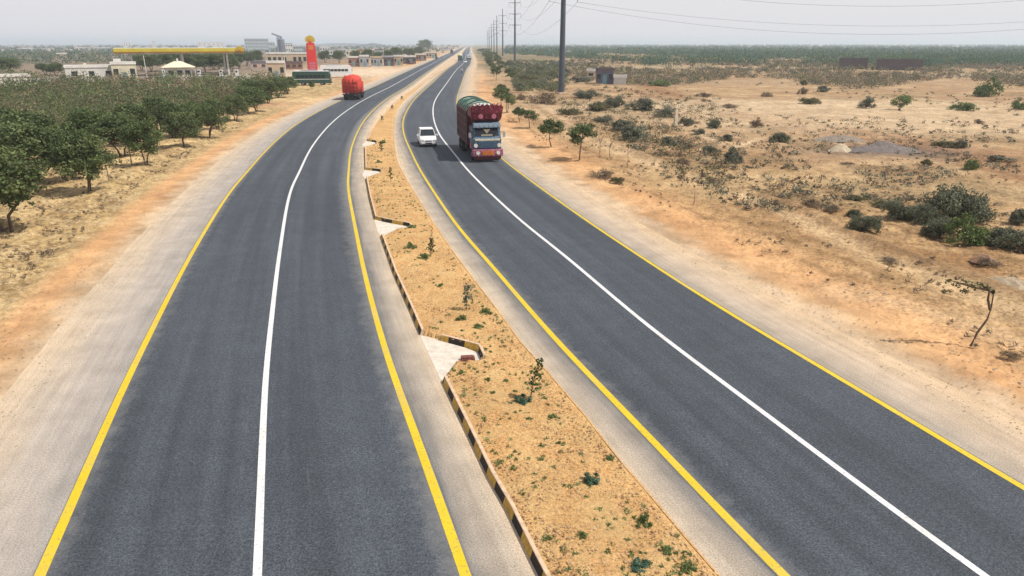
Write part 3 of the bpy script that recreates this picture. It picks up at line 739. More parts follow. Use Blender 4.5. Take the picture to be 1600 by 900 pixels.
place_shrubs('brown', [(1181,198,28,16,'brown dry bush left of the red track'),(1076,231,22,9,'tiny brown bush below the low grey one'),(1198,151,20,10,'rust brown bush alone on the pale flat'),
  (1254,147,20,13,'rust brown bush beside the olive clump on the pale flat'),(1067,257,34,15,'sparse brown bush at the pale track'),(850,161,62,20,'brown dry brush under the tall pole'),
  (815,156,20,13,'brown bush beside the dirt strip beyond the truck'),(1529,193,18,9,'tiny brown bush far right on pale sand'),(1035,242,30,8,'low brown mound of twigs on the orange sand'),
  (942,276,54,12,'pile of dry brown twigs on the right verge'),(1579,557,30,13,'brown twig tuft near the right edge by the leaning tree'),(1542,413,44,14,'brown twigs above the pale mound'),
  (1141,168,34,8,'flat brown scrub on the upper field'),(1100,150,32,7,'flat brown scrub in front of the wood'),(1324,256,22,4,'scrap of dry twigs below the gravel heap'),(1270,322,44,14,'brown twigs left of the low dark bush'),(1300,330,30,12,'second heap of brown twigs by the low dark bush'),
  (1600,390,70,36,'brown brush cut by the right edge'),(1390,408,40,8,'low brown scrub under the dark bushes')])
place_shrubs('olive', [(1267,162,38,15,'olive green clump below the rust brown bush'),(937,172,52,18,'yellow green brush right of the pole base'),(1474,229,42,14,'sparse olive bush left of the far grey bush'),
  (1448,258,22,14,'small olive bush right of the gravel heap'),(963,285,26,14,'small olive bush at the end of the twig pile'),(1338,313,34,12,'olive tuft above the small dark tuft'),(1380,322,40,14,'olive grass clump before the dark bushes'),
  (1255,133,14,12,'small olive tree shaped bush near the wood'),(892,178,44,14,'olive brush between the pole and verge trees')])
place_shrubs('green', [(1506,172,48,17,'wide bright green bush in the upper right field'),(1592,171,28,22,'bright green bush at the upper right edge'),(1519,265,28,24,'green bush with upright leaves above the largest dark bush'),
  (1505,378,74,56,'lighter green bush in front of the largest dark bush'),(1034,134,42,13,'bright green bush beside the small ruined hut'),(1545,150,44,36,'tall green bush in front of the wood, upper right')])
# the brush round the tall pole
place_shrubs('olive', [(812,103,24,9,'olive brush near the second pole, farthest'),(838,112,40,14,'olive brush between the two nearest poles'),(862,121,40,15,'olive brush just behind the tall pole'),(822,128,44,17,'olive brush left of the tall pole, middle')])
place_shrubs('grey', [(800,114,30,12,'grey brush left of the second pole base'),(846,136,48,18,'grey brush left of the tall pole base'),(812,141,34,15,'grey brush beside the dirt strip, near the tall pole'),(868,105,34,10,'grey brush far behind the tall pole'),(905,128,44,14,'grey brush right of the tall pole'),(885,116,34,11,'grey brush behind the tall pole on its right')])
place_shrubs('dark', [(832,119,34,13,'dark brush among the olive brush near the poles'),(795,102,22,9,'dark brush by the second pole')])
# acacia with a trunk in the upper right field
a_ = make_tree(77, 'acacia', M['leaf_bright'], M['bark'], 'bright green flat topped acacia in the upper right field', 'tree', 2.0, 2.0, .25, 22, 70, .16, 3, None, .06)
p = G(1406, 172); a_.location = (*p, 0)

# --- median plants
protos('tuft', 3, 'weed_tuft', M['leaf_bright'], M['bark'], ncl=14, per=34, leaf=.17, elong=1.9, stems=4)
protos('blue', 2, 'rosette_plant', leafmat('leaf_rosette', (.03, .07, .045), (.07, .14, .09), (.14, .22, .14)), M['bark'], ncl=16, per=34, leaf=.2, elong=2.2, stems=3)
def lift(a, b_):
    for o in C.objects:
        pass
n_before = len(C.objects)
place_shrubs('blue', [(922,764,42,20,'blue green rosette plant alone in the middle of the near median'),(1001,896,46,22,'blue green rosette at the bottom edge of the photo'),
  (818,638,42,16,'dense dark green clump at the foot of the median sapling')])
place_shrubs('tuft', [(721,590,20,9,'small green tuft on the near lip of the large drain'),(763,602,18,9,'tiny tuft left of the median sapling'),(789,604,18,10,'tiny tuft just left of the sapling top'),(768,622,22,10,'thin tuft left of the dense dark clump'),
  (827,662,20,8,'faint tuft below the dense dark clump'),(865,660,26,11,'yellowish tuft right of the dense dark clump'),(842,726,28,9,'flat weed tuft above the lone rosette, left'),(952,725,24,10,'flat weed tuft above the lone rosette, right'),
  (961,822,22,11,'small tuft left of the forked tuft in the near median'),(1003,826,36,26,'forked green tuft near the right kerb of the near median'),(910,848,28,12,'green tuft on the left side of the near median'),
  (929,822,20,9,'sparse tuft between the left tuft and the small one'),(1042,874,36,18,'green tuft close to the bottom right of the median'),(1073,898,36,18,'green tuft at the very bottom right of the median'),(948,874,22,10,'tiny tuft left of the bottom rosette'),
  (641,392,24,14,'pale green tuft below the second drain'),(664,409,24,12,'dark tuft right of the pale one below the second drain'),(721,506,24,15,'green tuft above the large drain'),(688,452,18,9,'thin tuft left of the leafy sapling'),
  (747,518,24,12,'tuft just above the large drain, right side'),(760,494,26,12,'tuft right of the leafy sapling'),(723,524,12,8,'tiny tuft at the edge above the large drain'),(643,360,22,8,'dark tuft on the tip of the second drain'),
  (599,226,16,8,'tuft at the farthest drain'),(592,257,14,7,'dark tuft above the third drain'),(874,702,18,7,'faint weed between rosette and dark clump')])
for o in list(C.objects)[n_before:]:
    pass
for nm_ in ('weed_tuft', 'rosette_plant'):
    for o in C.objects:
        if o.parent is None and o.name.startswith(nm_): o.location.z = .10
def msap(seed, px, py, H, label, lean, mat, w_=.2):
    t = sparse_tree(seed, px, py, [[(0,0,0),(lean*.4,0,H*.5),(lean,0,H)]], [(lean*f+d_, 0, H*f, w_*(1.15-.5*f)) for f, d_ in ((.35,.05),(.5,-.06),(.62,.08),(.75,-.04),(.88,.03),(1.,0))], mat, label, 'median_sapling', .08, 26, .018)
    t.location.z = .1
msap(21, 828, 632, 1.15, 'leafy dark sapling leaning right in the near median', .22, M['leaf_mid'])
msap(22, 729, 490, .95, 'pale leafy sapling above the large drain', .05, M['leaf_grey'], .22)
msap(23, 672, 405, .8, 'thin sapling on the right half below the second drain', .1, M['leaf_olive'], .16)
msap(24, 611, 288, 1.0, 'slim dark sapling between the second and third drains', 0, M['leaf_mid'], .15)
msap(25, 597, 190, .55, 'small dark sapling beyond the farthest drain', 0, M['leaf_dark'], .2)
msap(26, 612, 172, .55, 'second small dark sapling beyond the farthest drain', .1, M['leaf_dark'], .22)
msap(27, 628, 157, .6, 'third dark sapling far along the median', 0, M['leaf_dark'], .25)
msap(28, 596, 240, .9, 'sapling beside the dark tuft above the third drain', 0, M['leaf_olive'], .18)

# brick block in the large drain
mb = MB(); q = G(731, 563); mb.box((0, 0, .05), (.42, .24, .10)); mb.box((-.02, 0, .115), (.38, .2, .03))
mb.build('brick_block', plain('brick_red', (.16, .045, .035), .9, .4, 9, dust=.25), None, .012, label='dark red brick block lying in the mouth of the large drain', cat='block', loc=(q[0], q[1], .006), rz=.12)

# loose things nobody could count
rng = np.random.default_rng(3)
def scatter(name, mat, pts, r_, label, per, leaf, flat=.7, elong=1.4, hgt=None, hollow=False):
    n_ = len(pts); cen = np.column_stack([pts, (r_*.55 if hgt is None else hgt)])
    me = leafmesh(name, mat, rng, cen, r_, per, leaf, flat, elong, .0)
    return link(name, me, kind='stuff', label=label)
# tiny weeds
y_ = 9+rng.random(900)**1.6*60; x_ = xl(y_)+(xr(y_)-xl(y_))*(.08+.84*rng.random(900))
cl = fbm(x_*1.3, y_*.7, 90); m_ = cl > .46
for q in NOTCH: m_ &= ~inpoly(x_, y_, q)
scatter('small_weeds', M['leaf_bright'], np.column_stack([x_[m_], y_[m_]]), .035+.05*rng.random(m_.sum()), 'scattered small weeds sprouting on the median soil', 9, .055, .5, 1.8, np.full(m_.sum(), .165))
def rocks(name, mat, pts, size, zc, label):
    n_ = len(pts); base = np.array([(1,0,-.3),(-.2,1,-.3),(-.9,-.5,-.3),(.3,-.9,-.2),(.1,.1,.7),(-.4,.2,.4)]); fs = np.array([[0,1,4],[1,2,5],[2,3,5],[3,0,4],[4,5,3],[1,5,4]])
    rot = rng.random(n_)*6.28; V = base[None]*(.6+.8*rng.random((n_, 6, 3)))*size[:, None, None]
    x = V[..., 0]*np.cos(rot)[:, None]-V[..., 1]*np.sin(rot)[:, None]; y = V[..., 0]*np.sin(rot)[:, None]+V[..., 1]*np.cos(rot)[:, None]
    V = np.stack([x+pts[:, :1], y+pts[:, 1:2], V[..., 2]*.6+zc[:, None]], -1).reshape(-1, 3)
    Fc = (fs[None]+np.arange(n_)[:, None, None]*6).reshape(-1, 3)
    return link(name, mesh(name, V, Fc, mat), kind='stuff', label=label)
M['clod'] = plain('clod', (.47, .31, .16), .95, .4, 1.5); M['stone'] = plain('stone', (.36, .27, .18), .95, .45, .8); M['clod_dark'] = plain('clod_dark', (.25, .14, .07), .95, .4, 1.5)
n_ = 9000; y_ = 8.5+rng.random(n_)**1.9*55; x_ = xl(y_)+(xr(y_)-xl(y_))*(.06+.9*rng.random(n_))
ok = np.ones(n_, bool)
for q in NOTCH: ok &= ~inpoly(x_, y_, q)
rocks('soil_clods', M['clod'], np.column_stack([x_, y_])[ok], (.012+.03*rng.random(n_)**3)[ok], np.full(n_, .155)[ok], 'crumbly ochre clods all over the median soil')
n_ = 7500; y_ = 8.5+rng.random(n_)**1.9*50; x_ = xl(y_)+(xr(y_)-xl(y_))*(.06+.9*rng.random(n_)); ok = fbm(x_*1.2, y_*.8, 91) > .5
for q in NOTCH: ok &= ~inpoly(x_, y_, q)
rocks('dark_clods', M['clod_dark'], np.column_stack([x_, y_])[ok], (.012+.03*rng.random(n_)**3)[ok], np.full(n_, .155)[ok], 'darker clods and litter on the median soil')
def side(P, N, o, n_, lo, hi, ymax, seed, th=.5, f=.8):
    r2 = np.random.default_rng(seed); k_ = np.where((P[:, 1] > 3) & (P[:, 1] < ymax))[0]; pos = P[k_, 1]; i_ = k_[0]+(r2.random(n_)**1.5*len(k_)).astype(int)
    t_ = r2.random(n_); i_ = np.minimum(i_, len(P)-2); B = P[i_]*(1-t_[:, None])+P[i_+1]*t_[:, None]
    q = B+N[i_]*(o[i_]+lo+(hi-lo)*r2.random(n_) if np.mean(o) > 0 else o[i_]-lo-(hi-lo)*r2.random(n_))[:, None]
    return q[fbm(q[:, 0]*f, q[:, 1]*f, seed) > th]
q = side(cL, nL, oLY, 9000, 5.5, 15, 90, 61); rocks('verge_stones', M['stone'], q, .025+.06*rng.random(len(q))**3, np.full(len(q), .05), 'stones and clods strewn over the left verge')
q = side(cL, nL, oLY, 5000, 6, 15, 80, 62, .5, 1.3); scatter('dry_grass', M['leaf_brown'], q, .06+.12*rng.random(len(q)), 'dry brown grass wisps on the left verge', 10, .09, .5, 2.2, np.full(len(q), .08))
q = side(cR, nR, oRR, 7000, 4.5, 26, 100, 63); rocks('field_stones', M['stone'], q, .02+.06*rng.random(len(q))**3, np.full(len(q), .04), 'stones scattered on the right sand')
q = side(cR, nR, oRR, 3000, 5.5, 34, 120, 64, .53, .35); scatter('dry_grass', M['leaf_brown'], q, .05+.16*rng.random(len(q))**2, 'dry grass wisps on the right sand beside the road', 10, .10, .5, 2.2, np.full(len(q), .06))

q = np.vstack([side(cL, nL, oLY, 5000, 1.8, 5, 70, 65, .3), side(cR, nR, oRR, 5000, 1.6, 5, 80, 66, .3)]); rocks('loose_gravel', M['stone'], q, .010+.03*rng.random(len(q))**3, np.full(len(q), .008), 'loose gravel scattered along both outer shoulders')
def imgpts(n_, x0, x1, y0, y1, th=.45, f=.03, seed=5, pw=1.):
    px = x0+(x1-x0)*rng.random(n_); py = y0+(y1-y0)*rng.random(n_)**pw
    v = (py-450)/F; u = (px-800)/F; t_ = CH/(v*math.cos(TH)+math.sin(TH)); P = np.column_stack([u*t_, (math.cos(TH)-v*math.sin(TH))*t_])
    m_ = fbm(P[:, 0]*f, P[:, 1]*f, seed) > th
    return P[m_], px[m_], py[m_]
def scatter_far(name, mats, n_, box, r0, r1, label, per=26, th=.45, f=.03, seed=5, keep=None, hk=.8, lf=1.15, pw=1.):
    P, px, py = imgpts(n_, *box, th, f, seed, pw)
    # keep clear of the roads
    dd, _ = pdist(P[:, 0], P[:, 1], cL[::6]); d2, _ = pdist(P[:, 0], P[:, 1], cR[::6]); m_ = (dd > 12) & (d2 > 13)
    if keep is not None: m_ &= keep(px, py)
    P = P[m_]; py = py[m_]; r_ = r0+(r1-r0)*rng.random(len(P)); grp = rng.integers(len(mats), size=len(P))
    for g, mt in enumerate(mats):
        k_ = grp == g; size = np.maximum(.13, lf/(.64*S(py[k_])))
        me = leafmesh(name, M[mt], rng, np.column_stack([P[k_], r_[k_]*hk*.6]), r_[k_], per, size, hk, 1.3, .0)
        link(name, me, kind='stuff', label=label[g])
# right: far green wood, then grey brown scrub in front of it
scatter_far('distant_woods', ['leaf_haze_tint', 'leaf_mid'], 15000, (790, 1900, 69.2, 107), 1.8, 4.2, ['dark, haze tinted blue green mass of the far wood on the right', 'lighter green crowns mixed into the far wood on the right'], 24, .34, .012, 5,
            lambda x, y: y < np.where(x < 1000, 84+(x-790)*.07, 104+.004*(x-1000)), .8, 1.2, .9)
scatter_far('scrub_belt', ['leaf_grey', 'leaf_brown', 'leaf_olive'], 7000, (880, 1900, 88, 140), .8, 1.7, ['grey scrub in a belt before the far wood', 'brown scrub in a belt before the far wood', 'olive scrub in a belt before the far wood'], 34, .40, .05, 8,
            lambda x, y: (y < 128+.01*(x-1000)+8*np.sin(x*.02)) & (y > 94), .7, 1.0)
scatter_far('field_scrub', ['leaf_brown', 'leaf_grey'], 2200, (880, 1800, 128, 330), .12, .55, ['small dry scrub dotted over the right field', 'small grey scrub dotted over the right field'], 24, .55, .07, 9, None, .55, .85)
scatter_far('low_brush', ['leaf_grey', 'leaf_brown', 'leaf_olive'], 900, (820, 1130, 128, 300), .3, .95, ['grey low brush between the road and the field', 'brown low brush between the road and the field', 'olive low brush between the road and the field'], 40, .42, .09, 19, lambda x, y: (y < 148+(x-820)*.50) & (y > 118+(x-820)*.12), .5, .9)
scatter_far('low_brush', ['leaf_olive', 'leaf_grey', 'leaf_dark'], 520, (796, 885, 96, 143), .7, 1.5, ['olive brush massed round the foot of the tall pole', 'grey brush massed round the foot of the tall pole', 'green brush massed round the foot of the tall pole'], 60, .25, .09, 29, lambda x, y: (y > 88+(x-796)*.05) & (x > 790+(y-96)*.35), .7, .95)
# left: thicket behind the verge trees, woods far behind
def thk(x, y): return y < np.interp(x, [-400, 0, 100, 200, 330, 440], [420, 262, 228, 198, 172, 142])
scatter_far('thicket', ['leaf_dark', 'leaf_olive', 'leaf_mid', 'leaf_brown', 'leaf_dark'], 5200, (-420, 440, 127, 330), .7, 2.3, ['dark green scrub of the thicket behind the verge trees', 'olive scrub of the thicket behind the verge trees', 'fresh green scrub of the thicket behind the verge trees', 'brown leafless scrub of the thicket behind the verge trees', 'deep green scrub of the thicket behind the verge trees'], 90, .15, .10, 15, thk, .95, 1.35, 1.1)
place_shrubs('green', [(150,158,78,24,'bright green wide bush in front of the long white house')])
scatter_far('distant_woods', ['leaf_haze_tint', 'leaf_dark', 'leaf_grey'], 5200, (-500, 735, 69.6, 104), 1.5, 4.0, ['haze tinted blue green woods far left of the road', 'dark trees far left behind the houses', 'grey scrub far left behind the houses'], 22, .38, .012, 25, lambda x, y: (y < 100) & ((x < 380) | (y < 84)), .8, 1.2)
scatter_far('distant_woods', ['leaf_dark'], 120, (-420, 60, 96, 122), 2, 3.4, ['dark trees at the far left beyond the white wall'], 60, .4, .02, 35, None, .8, 1.0)

# ------------------------------------------------------------------ vehicles
M['black'] = plain('black_rubber', (.022, .022, .024), .8, .3, 5); M['glass'] = plain('dark_glass', (.02, .028, .035), .12, .2, 1, .6)
M['chrome'] = plain('steel', (.45, .45, .46), .35, .2, 4, .5, .6); M['white'] = plain('white_enamel', (.74, .75, .75), .35, .1, 2, .5)
M['maroon'] = plain('maroon_paint', (.13, .014, .028), .5, .35, 3, dust=.12); M['pink'] = plain('pink_paint', (.42, .13, .19), .5, .35, 9, dust=.15)
M['blue'] = plain('blue_paint', (.07, .14, .22), .4, .3, 5, dust=.15); M['ltblue'] = plain('pale_blue_paint', (.17, .25, .33), .45, .25, 4, dust=.15)
M['orange'] = plain('orange_paint', (.55, .15, .03), .5, .3, 6, dust=.1); M['cream'] = plain('cream_paint', (.66, .58, .42), .5, .2, 6)
M['dkgreen'] = plain('dark_green_paint', (.018, .07, .055), .5, .3, 4, dust=.12); M['tarp_green'] = plain('tarp_green', (.03, .13, .075), .8, .3, 4)
M['red'] = plain('red_tarp', (.58, .045, .025), .7, .25, 2.5, dust=.1); M['redpaint'] = plain('red_paint', (.55, .02, .02), .4, .15, 2)
M['lamp'] = plain('lamp_glass', (.7, .68, .6), .15, .1, 3, .6); M['taillamp'] = plain('tail_lamp', (.4, .01, .01), .2, .1, 3, .6)
M['plate'] = plain('plate_yellow', (.6, .45, .08), .6, .2, 5)

def carpattern(name, a, b, c, sx=3., sz=3.):
    """painted ornament: diamonds and dots in three colours"""
    k = NT(name, .5, .4)
    ck = k.n('ShaderNodeTexChecker'); ck.inputs['Scale'].default_value = sx
    mp = k.n('ShaderNodeMapping'); mp.inputs['Rotation'].default_value = (R(45), R(45), 0); k.l(k.obj(), mp.inputs[0]); k.l(mp.outputs[0], ck.inputs[0])
    ck.inputs[1].default_value = (*a, 1); ck.inputs[2].default_value = (*b, 1)
    vo = k.n('ShaderNodeTexVoronoi'); vo.inputs['Scale'].default_value = sz; k.l(k.obj(), vo.inputs['Vector'])
    cc = k.mix(k.ramp(vo.outputs['Distance'], [(.22, 1.), (.28, 0.)]), ck.outputs[0], c)
    return k.col(cc)
M['orn_maroon'] = carpattern('ornament_maroon', (.12, .012, .03), (.17, .02, .035), (.30, .07, .09), 4, 3.2)
M['orn_side'] = carpattern('ornament_side', (.012, .04, .04), (.02, .022, .04), (.09, .02, .035), 2.2, 2.)
M['orn_bumper'] = carpattern('ornament_bumper', (.24, .05, .12), (.36, .13, .18), (.48, .34, .34), 6, 5)
M['orn_cab'] = carpattern('ornament_cab', (.035, .075, .13), (.06, .14, .20), (.40, .30, .34), 6, 6)

def wheel(parent, x, y, r, w_, name='wheel', rim='chrome'):
    prof = [(r*.55, -w_/2), (r*.92, -w_/2), (r, -w_*.32), (r, w_*.32), (r*.92, w_/2), (r*.55, w_/2)]; n = 20
    rings = [[(x+b_, y+a*math.cos(t), r+a*math.sin(t)) for a, b_ in prof] for t in np.linspace(0, 2*math.pi, n, endpoint=False)]
    mb = MB(); V = [p for q in rings for p in q]; m_ = len(prof)
    mb.add(V, [[i*m_+k_, ((i+1) % n)*m_+k_, ((i+1) % n)*m_+(k_+1) % m_, i*m_+(k_+1) % m_] for i in range(n) for k_ in range(m_)])
    o = mb.build(name, M['black'], parent)
    mb = MB(); mb.tube([(x-w_*.36, y, r), (x+w_*.36, y, r)], r*.57, 14); mb.tube([(x-w_*.5, y, r), (x+w_*.5, y, r)], r*.2, 8)
    mb.build('rim', M[rim], o); return o
def heading(P, y, back=False):
    i = int(np.argmin(np.abs(P[:, 1]-y))); t = P[i+1]-P[i-1]; t /= np.linalg.norm(t)
    if back: t = -t
    return math.atan2(-t[0], t[1]), t

# --- the decorated truck, driving towards the camera
h_, f_ = heading(cR, 57, True); fp = G(763, 254); pos = fp-f_*4.9
TK = thing('cargo_truck', 'tall decorated cargo truck with maroon crown board and striped tarpaulin, driving towards the camera', 'truck', (*pos, .008), h_)
mb = MB(); mb.box((0, -.4, .85), (.9, 9.0, .28)); mb.box((0, -4.0, .7), (2.1, .15, .3)); mb.box((-.95, .3, .72), (.45, 1.2, .5)); mb.box((.95, .3, .72), (.45, 1.2, .5))
mb.build('chassis', M['black'], TK, .02)
for y, xs in ((3.45, (-1.02, 1.02)), (-2.05, (-1.0, 1.0)), (-3.35, (-1.0, 1.0))):
    for x in xs: wheel(TK, x, y, .52, .30 if y > 0 else .5)
# bumper
mb = MB(); mb.prism([(-1.28, 4.55), (-1.2, 4.8), (0, 4.92), (1.2, 4.8), (1.28, 4.55), (1.1, 4.5), (-1.1, 4.5)], .48, 1.02, 'z')
bp = mb.build('bumper', M['orn_bumper'], TK, .03)
mb = MB(); mb.box((0, 4.93, .76), (.95, .05, .34)); mb.build('bumper_plate', M['orange'], bp, .01)
for x in (-.82, .82): mb = MB(); mb.tube([(x, 4.80, .76), (x, 4.93, .76)], .15, 14); mb.build('fog_lamp', M['lamp'], bp)
mb = MB(); mb.box((0, 4.6, .36), (2.2, .12, .2)); [mb.box((-1.0+.2*i, 4.66, .30), (.05, .03, .26)) for i in range(11)]; mb.build('chain_skirt', M['maroon'], bp)
# cab
mb = MB(); mb.prism([(2.35, .95), (4.55, .95), (4.62, 1.78), (4.35, 2.0), (4.1, 2.68), (2.35, 2.72)], -1.13, 1.13, 'x')
cab = mb.build('cab', M['orn_cab'], TK, .05)
mb = MB(); mb.box((0, 4.62, 1.4), (1.5, .08, .55)); [mb.box((0, 4.67, 1.2+.1*i), (1.4, .03, .035)) for i in range(5)]; mb.build('grille', [M['blue']], TK, .01)
mb = MB(); mb.box((0, 4.60, 1.76), (2.0, .1, .13)); mb.build('grille_trim', M['cream'], TK, .01)
for x in (-.95, .95): mb = MB(); mb.tube([(x, 4.56, 1.32), (x, 4.68, 1.32)], .16, 14); mb.build('headlight', M['lamp'], TK)
for x in (-1.08, 1.08): mb = MB(); mb.prism([(3.0, 1.0), (3.1, 1.25), (3.45, 1.38), (3.85, 1.25), (4.0, 1.0), (3.9, .95), (3.1, .95)], x-.14, x+.14, 'x'); mb.build('fender', M['pink'], TK, .02)
mb = MB(); mb.add([(-.98, 4.365, 2.03), (.98, 4.365, 2.03), (.92, 4.14, 2.60), (-.92, 4.14, 2.60), (-.98, 4.33, 2.02), (.98, 4.33, 2.02), (.92, 4.10, 2.59), (-.92, 4.10, 2.59)], [[0, 1, 2, 3], [7, 6, 5, 4], [0, 4, 5, 1], [1, 5, 6, 2], [2, 6, 7, 3], [3, 7, 4, 0]])
ws = mb.build('windshield', M['glass'], TK)
mb = MB(); mb.prism([(-.28, 2.55), (0, 2.2), (.28, 2.55)], 4.2, 4.33, 'y'); mb.box((0, 4.35, 2.10), (.9, .05, .12)); mb.build('windshield_ornament', M['cream'], ws)
for x in (-1, 1):
    mb = MB(); mb.box((x*1.14, 3.3, 1.7), (.03, 1.25, 1.4)); d_ = mb.build('cab_door', M['blue'], TK, .01)
    mb = MB(); mb.box((x*1.16, 3.35, 2.2), (.02, .95, .42)); mb.build('door_window', M['glass'], d_)
    mb = MB(); mb.tube([(x*1.13, 4.2, 2.3), (x*1.38, 4.42, 2.35), (x*1.38, 4.42, 1.9)], .02, 6); m_ = mb.build('side_mirror', M['black'], TK)
    mb = MB(); mb.box((x*1.38, 4.44, 2.12), (.2, .05, .38)); mb.build('mirror_glass', M['chrome'], m_)
mb = MB(); mb.prism([(4.30, 2.66), (4.62, 2.72), (4.52, 3.05), (4.05, 3.08), (4.0, 2.7)], -1.08, 1.08, 'x'); vz = mb.build('sun_visor', M['ltblue'], TK, .02)
mb = MB(); [mb.tube([(-.9+.36*i, 4.58, 2.88), (-.9+.36*i, 4.62, 2.88)], .07, 10) for i in range(6)]; mb.build('visor_studs', M['chrome'], vz)
mb = MB(); mb.box((0, 3.4, 2.95), (2.0, 1.6, .5)); mb.build('cab_roof', M['black'], TK, .03)
# crown board above the cab: curved outwards, scalloped top
n = 25; V = []; Fs = []
for j, (z_, yy, wd) in enumerate(((3.12, 4.0, 1.14), (3.35, 4.36, 1.2), (3.8, 4.58, 1.26), (4.25, 4.68, 1.31))):
    for i in range(n):
        t_ = i/(n-1)*2-1; zz = z_+(.16*abs(math.cos(t_*math.pi*3.5))+.12*(1-t_*t_) if j == 3 else 0)
        V.append((t_*wd, yy-.22*t_*t_, zz))
m_ = len(V); V += [(x, y-.12, z) for x, y, z in V]
for j in range(3):
    for i in range(n-1):
        a = j*n+i; Fs += [[a, a+1, a+n+1, a+n], [m_+a, m_+a+n, m_+a+n+1, m_+a+1]]
for i in range(n-1): Fs += [[i, m_+i, m_+i+1, i+1], [3*n+i, 3*n+i+1, m_+3*n+i+1, m_+3*n+i]]
for j in range(3): Fs += [[j*n, (j+1)*n, m_+(j+1)*n, m_+j*n], [j*n+n-1, m_+j*n+n-1, m_+(j+1)*n+n-1, (j+1)*n+n-1]]
crown = MB().add(V, Fs).build('crown_board', M['orn_maroon'], TK)
for x in (-.55, .5): 
    mb = MB(); mb.tube([(x, 4.40, 3.58), (x, 4.56, 3.58)], .19, 16); mb.build('medallion', M['pink'], crown)
for i in range(9):
    x = -1.16+i*.29; mb = MB(); mb.tube([(x, 4.58-.16*(x/1.3)**2, 4.44), (x, 4.58-.16*(x/1.3)**2, 4.60)], [.05, .03], 8); mb.build('crown_finial', M['pink' if i % 2 else 'redpaint'], crown)
mb = MB(); mb.box((0, 3.25, 3.5), (2.35, 2.0, .1)); mb.box((-1.2, 3.2, 3.85), (.06, 2.2, .8)); mb.box((1.2, 3.2, 3.85), (.06, 2.2, .8)); mb.build('crown_box', M['maroon'], TK, .02)
# cargo body with posts and rails
mb = MB(); mb.box((0, -1.25, 1.12), (2.5, 6.7, .16)); mb.build('cargo_floor', M['maroon'], TK, .02)
for x in (-1, 1):
    mb = MB(); mb.box((x*1.24, -1.25, 2.45), (.07, 6.7, 2.6)); sdp = mb.build('side_panel', M['orn_side'], TK)
    mb = MB(); [mb.box((x*1.29, 1.95-.8*i, 2.45), (.06, .09, 2.66)) for i in range(9)]; [mb.box((x*1.295, -1.25, z_), (.05, 6.7, .07)) for z_ in (1.25, 1.9, 2.6, 3.2, 3.76)]
    mb.build('panel_posts', M['maroon'], sdp)
mb = MB(); mb.box((0, 2.06, 2.5), (2.5, .08, 2.7)); mb.build('front_wall', M['maroon'], TK); mb = MB(); mb.box((0, -4.6, 2.4), (2.5, .08, 2.5)); mb.build('tailgate', M['orn_side'], TK)
# tarpaulin on hoops
k = NT('tarp_striped', .8, .2); wv = k.n('ShaderNodeTexWave'); wv.bands_direction = 'Y'; wv.inputs['Scale'].default_value = .62; wv.inputs['Distortion'].default_value = .6; k.l(k.obj(), wv.inputs[0])
M['tarp'] = k.col(k.ramp(wv.outputs[0], [(.42, (.45, .52, .47)), (.52, (.04, .15, .09))]))
rings = []
for y in np.linspace(2.6, -4.65, 40):
    s_ = .04*math.sin(y*5.2)+.03*math.sin(y*2.1); rings.append([(-1.25, y, 3.7)]+[(1.24*math.cos(t), y, 3.72+(.74+s_)*math.sin(t)) for t in np.linspace(math.pi, 0, 17)]+[(1.25, y, 3.7)])
tp_ = MB().loft(rings).build('tarpaulin', M['tarp'], TK, smooth=True)
mb = MB()
for y in np.linspace(2.3, -4.4, 9): mb.tube([(1.27*math.cos(t), y, 3.72+.80*math.sin(t)) for t in np.linspace(math.pi, 0, 15)], .03, 6)
mb.build('hoops', M['dkgreen'], tp_)

